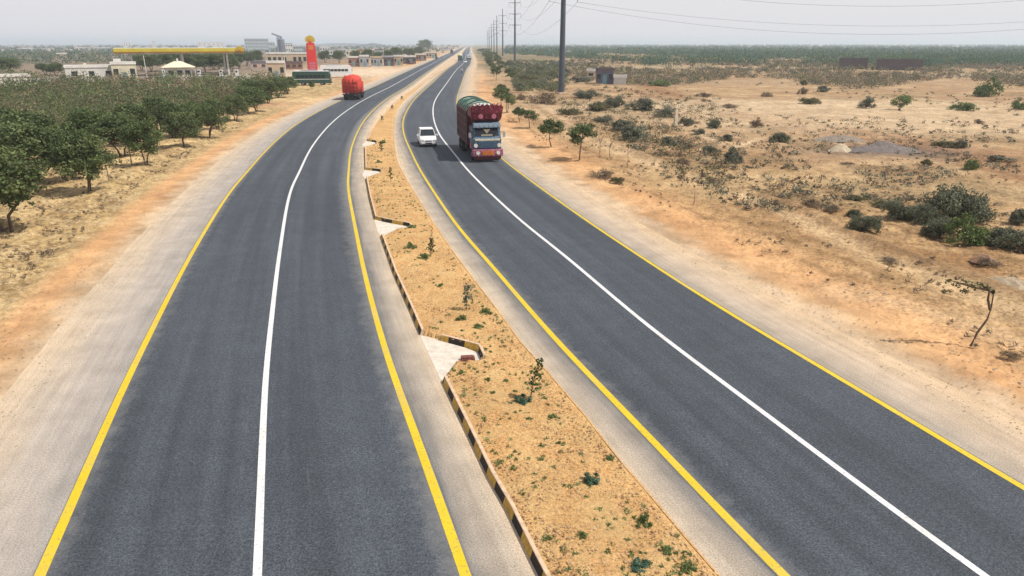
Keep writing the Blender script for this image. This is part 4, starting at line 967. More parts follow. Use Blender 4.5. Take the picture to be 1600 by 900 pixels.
# --- generic small car
def make_car(name, label, cat, loc, rz, paint='white', L=3.75, W=1.62, H=1.45, group=None):
    t = thing(name, label, cat, loc, rz, group)
    h = L/2
    def ring(y, zs): return [(x*W/2, y, z_) for x, z_ in zs]
    def sec(y, zb, zt, w1=.94, w2=1.): return [(-W/2*w1, y, zb), (-W/2*w2, y, (zb+zt)/2), (-W/2*w1, y, zt-.05), (-W/2*w1*.93, y, zt), (W/2*w1*.93, y, zt), (W/2*w1, y, zt-.05), (W/2*w2, y, (zb+zt)/2), (W/2*w1, y, zb)]
    mb = MB(); mb.loft([sec(h, .30, .60, .84, .88), sec(h-.12, .24, .72, .92, .95), sec(h-.55, .22, .84), sec(h-1.0, .22, .92), sec(0, .22, .93), sec(-h+.45, .22, .93), sec(-h+.1, .26, .86, .92, .96), sec(-h, .32, .66, .86, .9)])
    b_ = mb.build('body', M[paint], t, 0, True)
    y0, y1, y2, y3 = h-.95, h-1.55, -h+.75, -h+.25
    mb = MB(); g_ = lambda y, z_, w_: [(-W/2*w_, y, z_), (W/2*w_, y, z_)]
    V = g_(y0, .90, .90)+g_(y1, H-.03, .74)+g_(y2, H-.03, .74)+g_(y3, .92, .88)
    mb.add(V, [[0, 1, 3, 2], [4, 5, 7, 6], [0, 2, 4, 6], [1, 7, 5, 3], [6, 7, 1, 0], [2, 3, 5, 4]]); mb.build('cabin_glass', M['glass'], t, .02)
    mb = MB(); mb.box((0, (y1+y2)/2, H), (W*.76, y1-y2+.12, .07)); 
    for x in (-1, 1):
        for (ya, za, wa), (yb, zb, wb) in (((y0, .9, .9), (y1, H-.02, .75)), ((y3, .92, .88), (y2, H-.02, .75)), ((-.05, .92, .92), (-.1, H-.02, .755))):
            mb.tube([(x*W/2*wa, ya, za), (x*W/2*wb, yb, zb)], .035, 5)
    mb.build('roof', M[paint], t, .01)
    for x in (-1, 1):
        wheel(t, x*(W/2-.12), h-.68, .29, .18); wheel(t, x*(W/2-.12), -h+.62, .29, .18)
        mb = MB(); mb.box((x*W*.34, h-.02, .62), (.32, .1, .14)); mb.build('headlight', M['lamp'], t, .02)
        mb = MB(); mb.box((x*W*.36, -h+.03, .72), (.2, .08, .22)); mb.build('tail_light', M['taillamp'], t, .02)
        mb = MB(); mb.box((x*(W/2+.09), y0-.1, .98), (.2, .09, .13)); mb.build('side_mirror', M[paint], t, .02)
    mb = MB(); mb.box((0, h+.0, .40), (W*.86, .10, .2)); mb.build('front_bumper', M['white' if paint == 'white' else 'black'], t, .03)
    mb = MB(); mb.box((0, h+.03, .58), (.62, .05, .07)); mb.box((0, h+.055, .36), (.6, .02, .1)); mb.build('grille', M['black'], t)
    mb = MB(); mb.box((0, -h, .42), (W*.86, .10, .2)); mb.build('rear_bumper', M['black'], t, .03)
    return t
h_, f_ = heading(cR, 64, True); p = G(670, 230)-f_*1.85
make_car('hatchback_car', 'small white hatchback car driving towards the camera beside the decorated truck', 'car', (*p, .008), h_)
h_, f_ = heading(cR, 350, True); p = G(727, 98.5)
make_car('distant_car', 'white car far up the right carriageway in front of the white lorry', 'car', (*p, .008), h_)
p = G(647, 100.5) ; make_car('parked_van', 'dark car parked on the dirt by the shops beyond the red lorry', 'car', (p[0]-2, p[1], 0), .5, 'maroon', 4.6, 1.8, 1.9)

# --- red tarpaulin covered lorry seen from behind
def make_lorry(name, label, loc, rz, body, cabc, L=7.5, W=2.45, H=3.9, roundtop=True):
    t = thing(name, label, 'truck', loc, rz)
    mb = MB(); mb.box((0, 0, .8), (.9, L, .25)); mb.box((0, -L/2+.1, .6), (W*.9, .1, .28)); mb.box((0, -L/2+.02, .95), (W, .08, .25)); mb.build('chassis', M['black'], t)
    for y in (L/2-1.1, -L/2+1.3, -L/2+2.4):
        for x in (-1, 1): wheel(t, x*(W/2-.25), y, .5, .42, rim='black')
    n0, n1 = -L/2, L/2-2.2; rings = []
    for y in np.linspace(n0, n1, 18):
        b_ = .05*math.sin(y*4)+.03*math.sin(y*9.1); q = .92 if y in (n0,) else 1
        rings.append([(-W/2*q, y, 1.15), (-W/2-b_, y, 2.2), (-W/2*.98-b_, y, H-.75)]+[(W/2*.96*math.cos(a), y, H-.75+(.75+b_ if roundtop else .75)*math.sin(a)**(1 if roundtop else .35)) for a in np.linspace(math.pi*.93, math.pi*.07, 9)]+[(W/2*.98+b_, y, H-.75), (W/2+b_, y, 2.2), (W/2*q, y, 1.15)])
    mb = MB(); mb.loft(rings); bd = mb.build('cargo_body', body, t, 0, roundtop)
    mb = MB(); [mb.tube([(-W/2+W*i/4, n0-.03, 1.2), (-W/2+W*i/4, n0-.03, H-.5 if 0 < i < 4 else H-.9)], .025, 5) for i in range(5)]; [mb.tube([(-W/2, n0-.04, z_), (W/2, n0-.04, z_)], .025, 5) for z_ in (1.5, 2.2, 2.9)]; mb.build('ropes', M['maroon'], bd)
    mb = MB(); mb.prism([(L/2-2.1, .95), (L/2, .95), (L/2+.05, 1.75), (L/2-.3, 2.75), (L/2-2.1, 2.8)], -W/2*.94, W/2*.94, 'x'); mb.build('cab', cabc, t, .05)
    mb = MB(); mb.add([(-W*.42, L/2+.02, 1.85), (W*.42, L/2+.02, 1.85), (W*.4, L/2-.25, 2.6), (-W*.4, L/2-.25, 2.6), (0, L/2-.5, 2.2)], [[0, 1, 2, 3], [0, 4, 1], [1, 4, 2], [2, 4, 3], [3, 4, 0]]); mb.build('windshield', M['glass'], t)
    mb = MB(); mb.box((0, L/2+.1, .7), (W*.96, .15, .4)); mb.build('bumper', M['black'], t, .02)
    for x in (-1, 1): mb = MB(); mb.box((x*W*.4, n0-.05, .98), (.22, .06, .14)); mb.build('tail_light', M['taillamp'], t)
    return t
h_, f_ = heading(cL, 125, False); p = G(548, 156.5)+f_*3.6
make_lorry('covered_lorry', 'lorry with a bulging bright red tarpaulin, seen from behind on the left carriageway', (*p, .008), h_, M['red'], M['redpaint'], 7.2, 2.6, 3.95)
mb = MB()
h_, f_ = heading(cR, 420, True); p = G(733, 93)
make_lorry('distant_lorry', 'white fronted lorry far up the right carriageway', (*p, .008), h_, M['ltblue'], M['white'], 8, 2.6, 4.2)
p = G(719, 94.5); make_lorry('distant_lorry', 'pale green lorry left of the white fronted one far up the road', (*p, .008), h_, M['cream'], M['tarp_green'], 8, 2.5, 3.6)
p = G(706, 84) ; make_lorry('distant_lorry', 'tiny dark lorry near the vanishing point of the left carriageway', (*p, .008), h_+3.14, M['dkgreen'], M['white'], 8, 2.5, 3.9)
p = G(682, 92) ; make_car('distant_car', 'dark car far up the left carriageway', 'car', (*p, .008), h_+3.14, 'dkgreen')

# --- buses
def make_bus(name, label, loc, rz, low, upper, L=9.5, W=2.4, H=2.95):
    t = thing(name, label, 'bus', loc, rz)
    mb = MB(); mb.prism([(-L/2, .45), (L/2-.05, .45), (L/2, 1.2), (L/2-.2, H-.35), (L/2-.5, H-.1), (-L/2+.15, H-.1), (-L/2, H-.4)], -W/2, W/2, 'x'); mb.build('body', low, t, .06)
    mb = MB(); mb.box((0, -.1, H-.02), (W*.96, L-.7, .16)); mb.build('roof', upper, t, .05)
    mb = MB(); mb.box((0, -.5, H+.16), (W*.6, L*.45, .18)); mb.build('roof_rack', M['chrome'], t, .02)
    for x in (-1, 1):
        n_ = 7
        for i in range(n_): 
            y = -L/2+.85+i*(L-1.9)/n_; mb = MB(); mb.box((x*(W/2+.012), y+.45, 1.95), (.03, (L-1.9)/n_-.12, .62)); mb.build('side_window', M['glass'], t)
        for y in (L/2-1.9, -L/2+2.2): wheel(t, x*(W/2-.2), y, .46, .3)
        mb = MB(); mb.box((x*(W/2+.01), 0, 1.35), (.03, L*.96, .1)); mb.build('side_stripe', upper, t)
    mb = MB(); mb.box((0, L/2-.06, 1.9), (W*.86, .14, .85)); mb.build('windshield', M['glass'], t, .02)
    mb = MB(); mb.box((0, L/2+.03, .6), (W, .14, .3)); mb.build('bumper', M['black'], t, .02); return t
p = G(486, 133.5); make_bus('bus', 'dark green bus with pale roof parked side on below the red pylon sign', (p[0], p[1]+1.5, 0), -R(84), M['dkgreen'], M['white'], 8.4, 2.4, 3.1)
p = G(524, 121); make_bus('coach', 'white coach with dark windows parked behind the green bus', (p[0], p[1]+1.5, 0), -R(76), M['white'], M['white'], 8.8, 2.4, 3.2)

# --- motorcycle and rider far up the right carriageway
h_, f_ = heading(cR, 210, True); p = G(721.5, 114)
mt = thing('motorcycle', 'dark motorcycle carrying a rider far up the right carriageway', 'motorcycle', (*p, .008), h_)
for y in (.62, -.62): wheel(mt, 0, y, .30, .12)
mb = MB(); mb.tube([(0, .55, .35), (0, .42, .95), (0, .3, 1.0)], .035, 6); mb.tube([(0, .35, .7), (0, -.2, .45), (0, -.6, .35)], .04, 6); mb.box((0, .15, .5), (.24, .4, .3)); mb.build('frame', M['black'], mt)
mb = MB(); mb.loft([[(x*w_, y, z_+b_) for x, b_ in ((-1, 0), (-.6, .12), (.6, .12), (1, 0), (.6, -.1), (-.6, -.1))] for y, w_, z_ in ((.38, .06, .86), (.2, .14, .86), (-.05, .10, .82))]); mb.build('fuel_tank', M['redpaint'], mt, 0, True)
mb = MB(); mb.box((0, -.35, .80), (.24, .7, .1)); mb.build('seat', M['black'], mt, .03)
mb = MB(); mb.tube([(-.36, .28, 1.04), (0, .36, 1.0), (.36, .28, 1.04)], .02, 6); mb.build('handlebar', M['chrome'], mt)
mb = MB(); mb.tube([(0, .5, .88), (0, .6, .88)], .09, 10); mb.build('headlight', M['lamp'], mt)
def skin_person(name, label, loc, rz, joints, edges, radii, mat):
    me = D.meshes.new(name); me.from_pydata(joints, edges, []); me.materials.append(mat)
    o = link(name, me, None, label, 'person', loc=loc, rz=rz)
    md = o.modifiers.new('skin', 'SKIN'); o.modifiers.new('sub', 'SUBSURF').render_levels = 1
    for v_, r_ in zip(me.skin_vertices[0].data, radii): v_.radius = (r_, r_)
    me.skin_vertices[0].data[0].use_root = True
    return o
M['shirt'] = plain('shirt_cloth', (.42, .44, .46), .9, .2, 5); M['skin'] = plain('skin', (.25, .13, .08), .6, .1, 5); M['hair'] = plain('hair', (.02, .015, .012), .8, .2, 5)
J = [(0,-.35,.92),(0,-.33,1.15),(0,-.25,1.42),(0,-.2,1.52),(0,-.17,1.66),(-.19,-.25,1.40),(-.3,-.05,1.18),(-.33,.24,1.06),(.19,-.25,1.40),(.3,-.05,1.18),(.33,.24,1.06),(-.13,-.33,.88),(-.2,.08,.80),(-.18,-.05,.42),(-.18,.1,.38),(.13,-.33,.88),(.2,.08,.80),(.18,-.05,.42),(.18,.1,.38)]
Ed = [(0,1),(1,2),(2,3),(3,4),(2,5),(5,6),(6,7),(2,8),(8,9),(9,10),(0,11),(11,12),(12,13),(13,14),(0,15),(15,16),(16,17),(17,18)]
Rd = [.15,.14,.16,.06,.1,.07,.055,.035,.07,.055,.035,.10,.075,.05,.04,.10,.075,.05,.04]
pr = skin_person('person', 'rider in pale shirt seated on the distant motorcycle', (*p, .008), h_, J, Ed, Rd, M['shirt'])
mb = MB(); mb.loft([[(.095*s_*math.cos(a), -.18+.11*s_*math.sin(a), z_) for a in np.linspace(0, 6.28, 10, endpoint=False)] for z_, s_ in ((1.68, 1.02), (1.74, .95), (1.79, .5))]); mb.build('hair', M['hair'], pr, 0, True)

# ------------------------------------------------------------------ poles and cables
M['steel_grey'] = plain('galvanised_steel', (.075, .09, .115), .55, .25, .8); M['ceramic'] = plain('insulator', (.12, .07, .05), .35, .2, 5)
polepx = [(877, 146), (804.5, 97), (785.6, 88), (776.5, 84.2), (772, 81.8), (768, 79.6), (764.5, 77.6), (762.3, 76)]
PH = 33.; ARMS = (17.8, 23.0, 28.2)
pp = [G(a, b_) for a, b_ in polepx]; pole0 = np.array([124., 122.])
dirs = []
lab = ['nearest and tallest power pole, dark steel, standing in brush right of the truck', 'second power pole with visible crossarm near the dirt strip', 'third power pole beyond the one with the clear crossarm', 'fourth power pole of the line', 'fifth power pole of the line', 'sixth power pole, faint in the haze', 'seventh power pole, fainter still', 'farthest power pole near the vanishing point']
def make_pole(i, p, dr, lb):
    t = thing('power_pole', lb, 'pole', (*p, -.05), dr, 'tubular steel power poles')
    mb = MB(); mb.tube([(0, 0, z_) for z_ in (0, .0, 1.2, 8, 16, 25, PH)], [.72, .62, .60, .52, .45, .34, .22], 12); mb.build('shaft', M['steel_grey'], t)
    mb = MB(); mb.box((0, 0, .15), (1.9, 1.9, .3)); mb.build('footing', M['kerb_top'], t, .03)
    for z_ in ARMS:
        mb = MB(); mb.tube([(-3.1, 0, z_+.25), (0, 0, z_), (3.1, 0, z_+.25)], [.07, .16, .07], 8); a_ = mb.build('crossarm', M['steel_grey'], t)
        for x in (-3.0, 3.0):
            mb = MB(); mb.tube([(x, 0, z_+.2), (x, 0, z_-1.5)], .03, 5)
            for k_ in range(8): mb.tube([(x, 0, z_+.02-.18*k_), (x, 0, z_-.06-.18*k_)], [.06, .15], 8)
            mb.build('insulator_string', M['ceramic'], a_)
    return t
allp = [pole0]+pp
for i, p in enumerate(allp):
    a = allp[max(i-1, 0)]; b_ = allp[min(i+1, len(allp)-1)]; t_ = (b_-a)/np.linalg.norm(b_-a)
    dirs.append(math.atan2(-t_[0], t_[1]))
for i, p in enumerate(pp): make_pole(i, p, dirs[i+1], lab[i])
make_pole(9, pole0, dirs[0], 'power pole outside the picture to the right, carrying the sagging cables')
names = {(-1, 0): 'field side lowest', (1, 0): 'road side lowest', (-1, 1): 'field side middle', (1, 1): 'road side middle', (-1, 2): 'field side top', (1, 2): 'road side top'}
for sx in (-1, 1):
    for ai, z_ in enumerate(ARMS):
        A_ = [np.array([p[0]+sx*3*math.cos(d_), p[1]+sx*3*math.sin(d_), z_-1.55]) for p, d_ in zip(allp, dirs)]
        pts = []
        for i, (a, b_) in enumerate(zip(A_[:-1], A_[1:])):
            L_ = np.linalg.norm(b_-a); sag = ((5.7 if sx > 0 else 7.0)+.8*ai if i == 0 else 4.2)*min(1, (L_/130 if i == 0 else L_/200))**2
            for t_ in np.linspace(0, 1, 26 if i < 2 else 12, endpoint=False): pts.append(tuple(a+(b_-a)*t_-np.array([0, 0, 4*sag*t_*(1-t_)])))
        pts.append(tuple(A_[-1])); mb = MB(); mb.tube(pts, [.016]*26+[.022]*(len(pts)-26), 5)
        mb.build('overhead_cable', M['black'], None, label='thin sagging overhead cable hung from the '+names[(sx, ai)]+' crossarm ends', cat='cable')

# concrete post in the field
p = G(1055, 197); mb = MB(); mb.box((0, 0, 1.0), (.42, .3, 2.0), 0, 0, (.8, .8)); mb.box((0, 0, 2.05), (.46, .34, .14)); mb.box((0, 0, .08), (.7, .6, .2))
mb.build('concrete_post', plain('pale_concrete', (.58, .50, .38), .9, .25, 2), None, .02, label='pale concrete boundary post between grey bushes in the right field', cat='post', loc=(*p, 0), rz=.4)
# heaps
def heap(name, label, px, py, wpx, hm, mat, depth=.5):
    p = G(px, py); w_ = wpx/S(py)/2; n_ = 46; g_ = np.linspace(-1, 1, n_); a, b_ = np.meshgrid(g_, g_)
    r_ = np.hypot(a, b_)+.35*(fbm(a*2+px, b_*2, 7)-.5); z_ = hm*np.clip(1-r_, 0, 1)**.8*(.55+.9*fbm(a*3.1+px, b_*3.1, 17))+(fbm(a*14, b_*14, 3)-.5)*.12*hm*(r_ < .95)-.04
    V = np.stack([a*w_, b_*w_*depth, z_], -1).reshape(-1, 3); i = np.arange(n_-1)[:, None]*n_+np.arange(n_-1)[None]
    keep = (r_[:-1, :-1] < 1.02); Fc = np.stack([i, i+1, i+n_+1, i+n_], -1)[keep].reshape(-1, 4)
    link(name, mesh(name, V, Fc, mat, True), None, label, 'heap', loc=(*p, 0))
def gravel(name, a, b_):
    k = NT(name, .95, .1); g_ = k.noise(5, detail=7, rough=.8); c_ = k.ramp(g_, [(.3, a), (.7, b_)]); k.bump(g_, .8, .1); return k.col(c_)
heap('gravel_heap', 'long dark grey gravel heap in the right field', 1378, 236, 122, .75, gravel('gravel_grey', (.10, .085, .08), (.25, .215, .195)), .45)
heap('gravel_heap', 'flat grey spread of gravel behind the long dark heap', 1310, 219, 80, .6, gravel('gravel_grey_b', (.16, .135, .11), (.33, .275, .22)), .6)
heap('sand_heap', 'small pale sand heap at the left end of the gravel heap', 1312, 236, 40, .7, gravel('sand_pale', (.40, .32, .22), (.58, .49, .36)), .6)
heap('rubble_heap', 'pale rubble mound at the right edge below the dark bushes', 1575, 447, 92, .42, gravel('rubble_pale', (.26, .20, .13), (.50, .40, .28)), .9)
heap('earth_heap', 'small reddish earth heap above the rubble mound', 1538, 408, 44, .4, gravel('earth_red', (.22, .12, .08), (.40, .25, .16)), .7)

# ------------------------------------------------------------------ buildings
def wallmat(name, c, v=.2): return plain(name, c, .9, v, .6, dust=.12)
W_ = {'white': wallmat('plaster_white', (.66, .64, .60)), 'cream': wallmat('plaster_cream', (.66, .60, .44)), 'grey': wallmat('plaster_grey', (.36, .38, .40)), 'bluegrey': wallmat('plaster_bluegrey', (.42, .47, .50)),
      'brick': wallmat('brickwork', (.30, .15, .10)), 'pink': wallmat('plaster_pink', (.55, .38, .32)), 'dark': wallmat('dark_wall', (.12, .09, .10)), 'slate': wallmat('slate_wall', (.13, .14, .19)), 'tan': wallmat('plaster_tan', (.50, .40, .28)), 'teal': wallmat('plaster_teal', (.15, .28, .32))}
def building(name, label, px0, px1, pyt, pyb, depth, wall, roof='tan', win=3, door=True, floors=1, cat='building', turn=0., rooftop=None, winw=.9):
    pc = G((px0+px1)/2, pyb); wd = (px1-px0)/S(pyb); H = (pyb-pyt)*9/(pyb-68)
    rz = -math.atan2(pc[0], pc[1])+turn; t = thing(name, label, cat, (pc[0], pc[1], -.05), rz)
    mb = MB(); mb.box((0, depth/2, H/2), (wd, depth, H)); wl = mb.build('wall', W_[wall], t, .0)
    mb = MB(); e_ = .12
    mb.box((0, depth/2, H+.09), (wd+.3, depth+.3, .18)); 
    for a_, b_, c_, d_ in ((0, .0, wd+.3, .16), (0, depth, wd+.3, .16), (-wd/2-.07, depth/2, .16, depth-.2), (wd/2+.07, depth/2, .16, depth-.2)): mb.box((a_, b_, H+.38), (c_, d_, .4))
    mb.build('roof', W_[roof], t)
    fh = H/floors
    for f in range(floors):
        slots = win+(1 if door and f == 0 else 0)
        for i in range(slots):
            x = -wd/2+wd*(i+.5)/slots
            if door and f == 0 and i == slots//2:
                mb = MB(); mb.box((x, -.01, min(fh*.4, 1.1)), (min(1.1, wd/slots*.7), .08, min(fh*.8, 2.2))); mb.build('door', W_['teal' if wall != 'teal' else 'dark'], t)
            else:
                ww = min(winw*1.4, wd/slots*.6); mb = MB(); mb.box((x, -.01, f*fh+fh*.58), (ww, .06, fh*.34)); wn = mb.build('window', M['glass'], t)
                if S(pyb) > 3: mb = MB(); mb.box((x, -.08, f*fh+fh*.58-fh*.19), (ww+.2, .16, .08)); mb.build('sill', W_[roof], wn)
    if rooftop:
        for (fx, fw, fhh, mt) in rooftop: mb = MB(); mb.box((wd*fx, depth*.5, H+fhh/2+.18), (wd*fw, depth*.5, fhh)); mb.build('roof_room', W_[mt], t)
    return t
building('long_house', 'long grey white flat roofed house left of the fuel station', 111, 180, 105, 127, 6, 'white', 'white', 3, False, rooftop=[(-.1, .06, .8, 'cream')])
building('cream_house', 'cream house with a stair room on its roof, joined right of the long house', 180, 214, 100, 127, 7, 'cream', 'white', 2, True, rooftop=[(-.22, .3, 1.1, 'white')])
building('white_shed', 'low bright white shed at the far left edge', -40, 42, 120, 133, 4, 'white', 'white', 0, False)
def wallrun(name, label, P, h, mat, th=.2, posts=0):
    P = np.array(P); q = P; N = normals(q) if len(q) > 1 else None; V = []
    for p_, n_ in zip(q, N):
        for s_, z_ in ((-th/2, -.1), (-th/2, h), (th/2, h), (th/2, -.1)): V.append((*(p_+n_*s_), z_))
    m_ = len(q); Fs = [[i*4+k_, (i+1)*4+k_, (i+1)*4+k_+1, i*4+k_] for i in range(m_-1) for k_ in range(3)]+[[0, 1, 2, 3], [(m_-1)*4+k_ for k_ in (3, 2, 1, 0)]]
    return MB().add(V, Fs).build(name, mat, None, fix=False, label=label, cat='wall')
wallrun('boundary_wall', 'low grey wall between the white shed and the long house', GL([(44, 130.5), (80, 129.5), (110, 129.5)]), 1.1, W_['grey'])
wallrun('boundary_wall', 'low whitish wall in front of the fuel station forecourt', GL([(216, 127.5), (300, 126), (400, 123.5), (437, 122.5)]), .55, W_['white'])
wallrun('boundary_wall', 'long white wall far off on the left plain', GL([(-80, 79.6), (60, 79.2), (190, 78.4)]), 1.7, W_['white'], .3)
# pavilion with hipped roof
def pavilion():
    p = G(281, 121.5); t = thing('pavilion', 'small pavilion with white hipped roof under the fuel station canopy', 'kiosk', (p[0], p[1], -.05), -math.atan2(p[0], p[1]))
    w_, d_, h_ = 7.6, 4.6, 2.9
    mb = MB(); mb.box((0, 0, h_/2), (w_*.86, d_*.86, h_)); mb.build('wall', W_['white'], t)
    for x in (-2, .2, 2.2): mb = MB(); mb.box((x, -d_*.43-.01, 1.5), (1.3, .06, 1.2)); mb.build('window', M['glass'], t)
    mb = MB(); e = [(-w_/2-.6, -d_/2-.6, h_), (w_/2+.6, -d_/2-.6, h_), (w_/2+.6, d_/2+.6, h_), (-w_/2-.6, d_/2+.6, h_), (-.8, 0, h_+1.6), (.8, 0, h_+1.6)]
    mb.add(e, [[0, 1, 5, 4], [1, 2, 5], [2, 3, 4, 5], [3, 0, 4], [3, 2, 1, 0]]); rf = mb.build('roof', W_['cream'], t)
    mb = MB(); mb.box((0, 0, h_+1.8), (.5, .5, .9)); mb.build('roof_vent', W_['white'], rf)
    for x in (-w_/2-.3, w_/2+.3): mb = MB(); mb.tube([(x, -d_/2-.3, 0), (x, -d_/2-.3, h_)], .12, 8); mb.build('post', W_['white'], t)
pavilion()
# fuel station canopy
M['can_yellow'] = plain('canopy_yellow', (.50, .42, .04), .5, .2, .5); M['can_red'] = plain('canopy_red', (.27, .12, .02), .5, .2, .5)
p = G(281, 118.5); t = thing('fuel_canopy', 'long yellow fuel station canopy on white posts', 'canopy', (p[0], p[1]+3, -.05), -math.atan2(p[0], p[1])+R(3))
wd = 185/S(118.5); CHT = 7.75
mb = MB(); mb.box((0, 4.5, CHT-.68), (wd, 13, 1.36)); cf = mb.build('fascia', M['can_yellow'], t, .03)
mb = MB(); mb.box((0, -2.03, CHT-1.12), (wd+.02, .06, .42)); mb.build('red_stripe', M['can_red'], cf)
mb = MB(); mb.box((0, 4.5, CHT+.06), (wd-.3, 12.7, .12)); mb.build('roof_cap', W_['white'], cf)
mb = MB(); mb.box((0, 4.5, CHT-1.42), (wd-.4, 12.6, .1)); mb.build('soffit', W_['white'], t)
def shell_sign(parent, x, y, z, r, name='emblem'):
    V = []; n_ = 29
    for s_ in (0, .16):
        V.append((x, y-s_, z-r*.75))
        for i in range(n_):
            a = math.pi*(-.12+1.24*i/(n_-1)); q = r*(1+.07*abs(math.sin(i/(n_-1)*math.pi*7))); V.append((x+q*math.cos(a), y-s_, z+q*math.sin(a)*.92-r*.05))
    m_ = n_+1; Fs = [[0, i+1, i+2] for i in range(n_-1)]+[[m_, m_+i+2, m_+i+1] for i in range(n_-1)]+[[i, m_+i, m_+i+1, i+1] for i in range(1, n_)]+[[0, m_, m_+1, 1], [n_, m_+n_, m_, 0]]
    o = MB().add(V, Fs).build(name, M['can_yellow'], parent)
    mb = MB()
    for i in range(9):
        a = math.pi*(-.02+1.04*i/8); mb.tube([(x, y-.18, z-r*.7), (x+r*.94*math.cos(a), y-.18, z+r*.86*math.sin(a))], r*.022, 4)
    mb.build('emblem_lines', M['redpaint'], o); return o
shell_sign(cf, wd/2-1.2, -2.1, CHT-.35, 1.05)
for x in (-wd*.38, -.02*wd+.9, wd*.36):
    for y in (.3, 8.5): mb = MB(); mb.box((x, y, (CHT-1)/2), (.5, .5, CHT-1)); mb.build('post', W_['white'], t, .03)
for i, px in enumerate((243, 300, 335, 360)):
    q = G(px, 120.5); mb = MB(); mb.box((0, 0, .1), (2.2, 1.1, .2)); mb.box((0, 0, 1.05), (.9, .5, 1.7), 1); mb.box((0, -.26, 1.4), (.6, .04, .5), 2)
    mb.build('fuel_pump', [W_['grey'], M['white'], M['glass']], None, .02, label=('leftmost fuel pump under the canopy', 'fuel pump just right of the pavilion', 'fuel pump beside the right front canopy post', 'rightmost fuel pump under the canopy')[i], cat='fuel pump', loc=(q[0], q[1]+5, 0), rz=.2)
# red pylon sign
p = G(489, 114); t = thing('pylon_sign', 'tall red fuel station pylon sign topped by a yellow shell emblem', 'sign', (*p, -.05), -math.atan2(p[0], p[1])+R(8)); pm = S(114); 
mb = MB(); mb.prism([(-1.55, 0), (1.55, 0), (1.5, 4), (1.35, 8.0), (1.2, 9.3), (-1.2, 9.3), (-1.35, 8.0), (-1.5, 4)], -.35, .35, 'y'); cb = mb.build('column', M['redpaint'], t, .08)
mb = MB(); [mb.box((0, -.37, 1.5+.78*i), (2.0, .05, .5)) for i in range(3)]; mb.build('price_panels', M['pink'], cb)
mb = MB(); mb.box((0, -.37, 7.9), (1.6, .05, 1.4)); mb.build('orange_panel', M['orange'], cb)
shell_sign(t, 0, .1, 10.2, 1.45)

# trees round the fuel station
FG = 'dark trees behind the fuel station'
ft = [(236,112,5.8,4.2,'dark tree left of the pavilion behind the fuel station'),(258,111,6,4.4,'dark tree directly behind the pavilion'),(304,112,6,4.2,'dark tree right of the pavilion roof'),
      (322,113,6,4.4,'dark tree between the pavilion and the right canopy post'),(345,113,6,4.2,'dark tree behind the right front canopy post'),(362,112,5.,3.0,'dark tree under the right end of the canopy'),
      (385,103,6.0,4.2,'green tree right of the canopy end'),(402,101,6.2,4.6,'second green tree right of the canopy end'),(88,118,3.8,3.2,'green tree above the low grey wall'),(70,117,3.4,3.,'green tree left of the one above the low grey wall'),
      (275,109,6.4,4.4,'dark tree behind the pavilion roof, second row'),(290,110,6.2,4.2,'dark tree over the pavilion roof ridge'),(334,109,6.5,4.4,'second row dark tree near the right canopy post'),(354,108,6.2,4.6,'second row dark tree under the right canopy end'),(374,107,6,4.4,'dark tree closing the gap right of the canopy posts'),(222,110,5.6,4.2,'dark tree behind the left end of the canopy'),
      (15,116,5,4,'dark tree behind the white shed'),(-12,116,5,4.4,'dark tree behind the white shed, cut by the left edge'),(590,99,5.5,3.4,'dark tree among the shops behind the grey one'),(606,97,6,4,'dark tree rising over the dark open shop'),(640,91,6.5,5,'green tree behind the first market shed'),(530,99,6,3.6,'dark tree behind the middle of the white coach'),(655,88,7,5,'green tree behind the second market shed'),(508,98,6,4,'dark tree right of the red pylon sign'),
      (575,98,6.5,3.6,'dark tree between the coach and the shops'),(556,97,6,3.6,'dark tree behind the coach'),(620,93,7,5.,'green tree over the middle of the shop row'),(665,80,14,11,'tall dark tree rising above the far end of the shops'),
      (487,140,1.9,.8,'lone dark small bush like tree on the bank left of the red lorry')]
for i, (px, py, H, r_, lb) in enumerate(ft):
    p = G(px, py); o = copy_thing(tp[i % 5], (*p, -.03), px % 6.28, (r_/2, r_/2, H/4), lb)
    if 'behind' in lb and px > 200 and px < 380: o['group'] = FG
    elif 'group' in o.keys(): del o['group']

# shops and houses along the left carriageway and behind
B = building
B('brick_building', 'long cream and white building behind the red pylon sign', 420, 480, 84, 103, 12, 'tan', 'white', 7, True)
B('low_store', 'low dark red shed between the green bus and the cream building', 447, 473, 98, 108, 6, 'brick', 'dark', 3, False)
B('porch_kiosk', 'small white porch building at the left of the green bus', 420, 446, 98, 124, 4, 'tan', 'white', 2, True)
B('shed', 'flat roofed mauve shed right of the canopy', 393, 418, 98, 107, 6, 'pink', 'slate', 2, False)
B('shop', 'cream shop with pale awning left of the red lorry top', 545, 562, 90, 104, 7, 'brick', 'white', 2, True)
B('shop', 'red walled shop with a white roof slab, right of the first shop', 563, 577, 88, 104, 7, 'grey', 'white', 2, True)
B('shop', 'grey shop with dark doors in the middle of the row', 580, 598, 90, 103.5, 8, 'grey', 'tan', 3, True)
B('shop', 'dark open fronted shop right of the grey one', 600, 616, 89, 103, 8, 'dark', 'grey', 2, True)
B('shop', 'pale shop before the long shed roofs', 616, 630, 88, 102, 8, 'tan', 'white', 2, True)
B('market_shed', 'white roofed market shed beside the left carriageway', 628, 650, 89, 99.5, 9, 'dark', 'white', 3, True)
B('market_shed', 'second white roofed shed, farther up the left carriageway', 650, 666, 85.5, 95, 9, 'brick', 'white', 3, True)
B('market_shed', 'third roofed shed, farthest beside the left carriageway', 666, 683, 82.5, 91, 10, 'tan', 'white', 3, True)
B('apartment_block', 'hazy blue grey block of flats on the horizon right of the canopy', 385, 420, 61, 81, 14, 'bluegrey', 'grey', 9, False, 4)
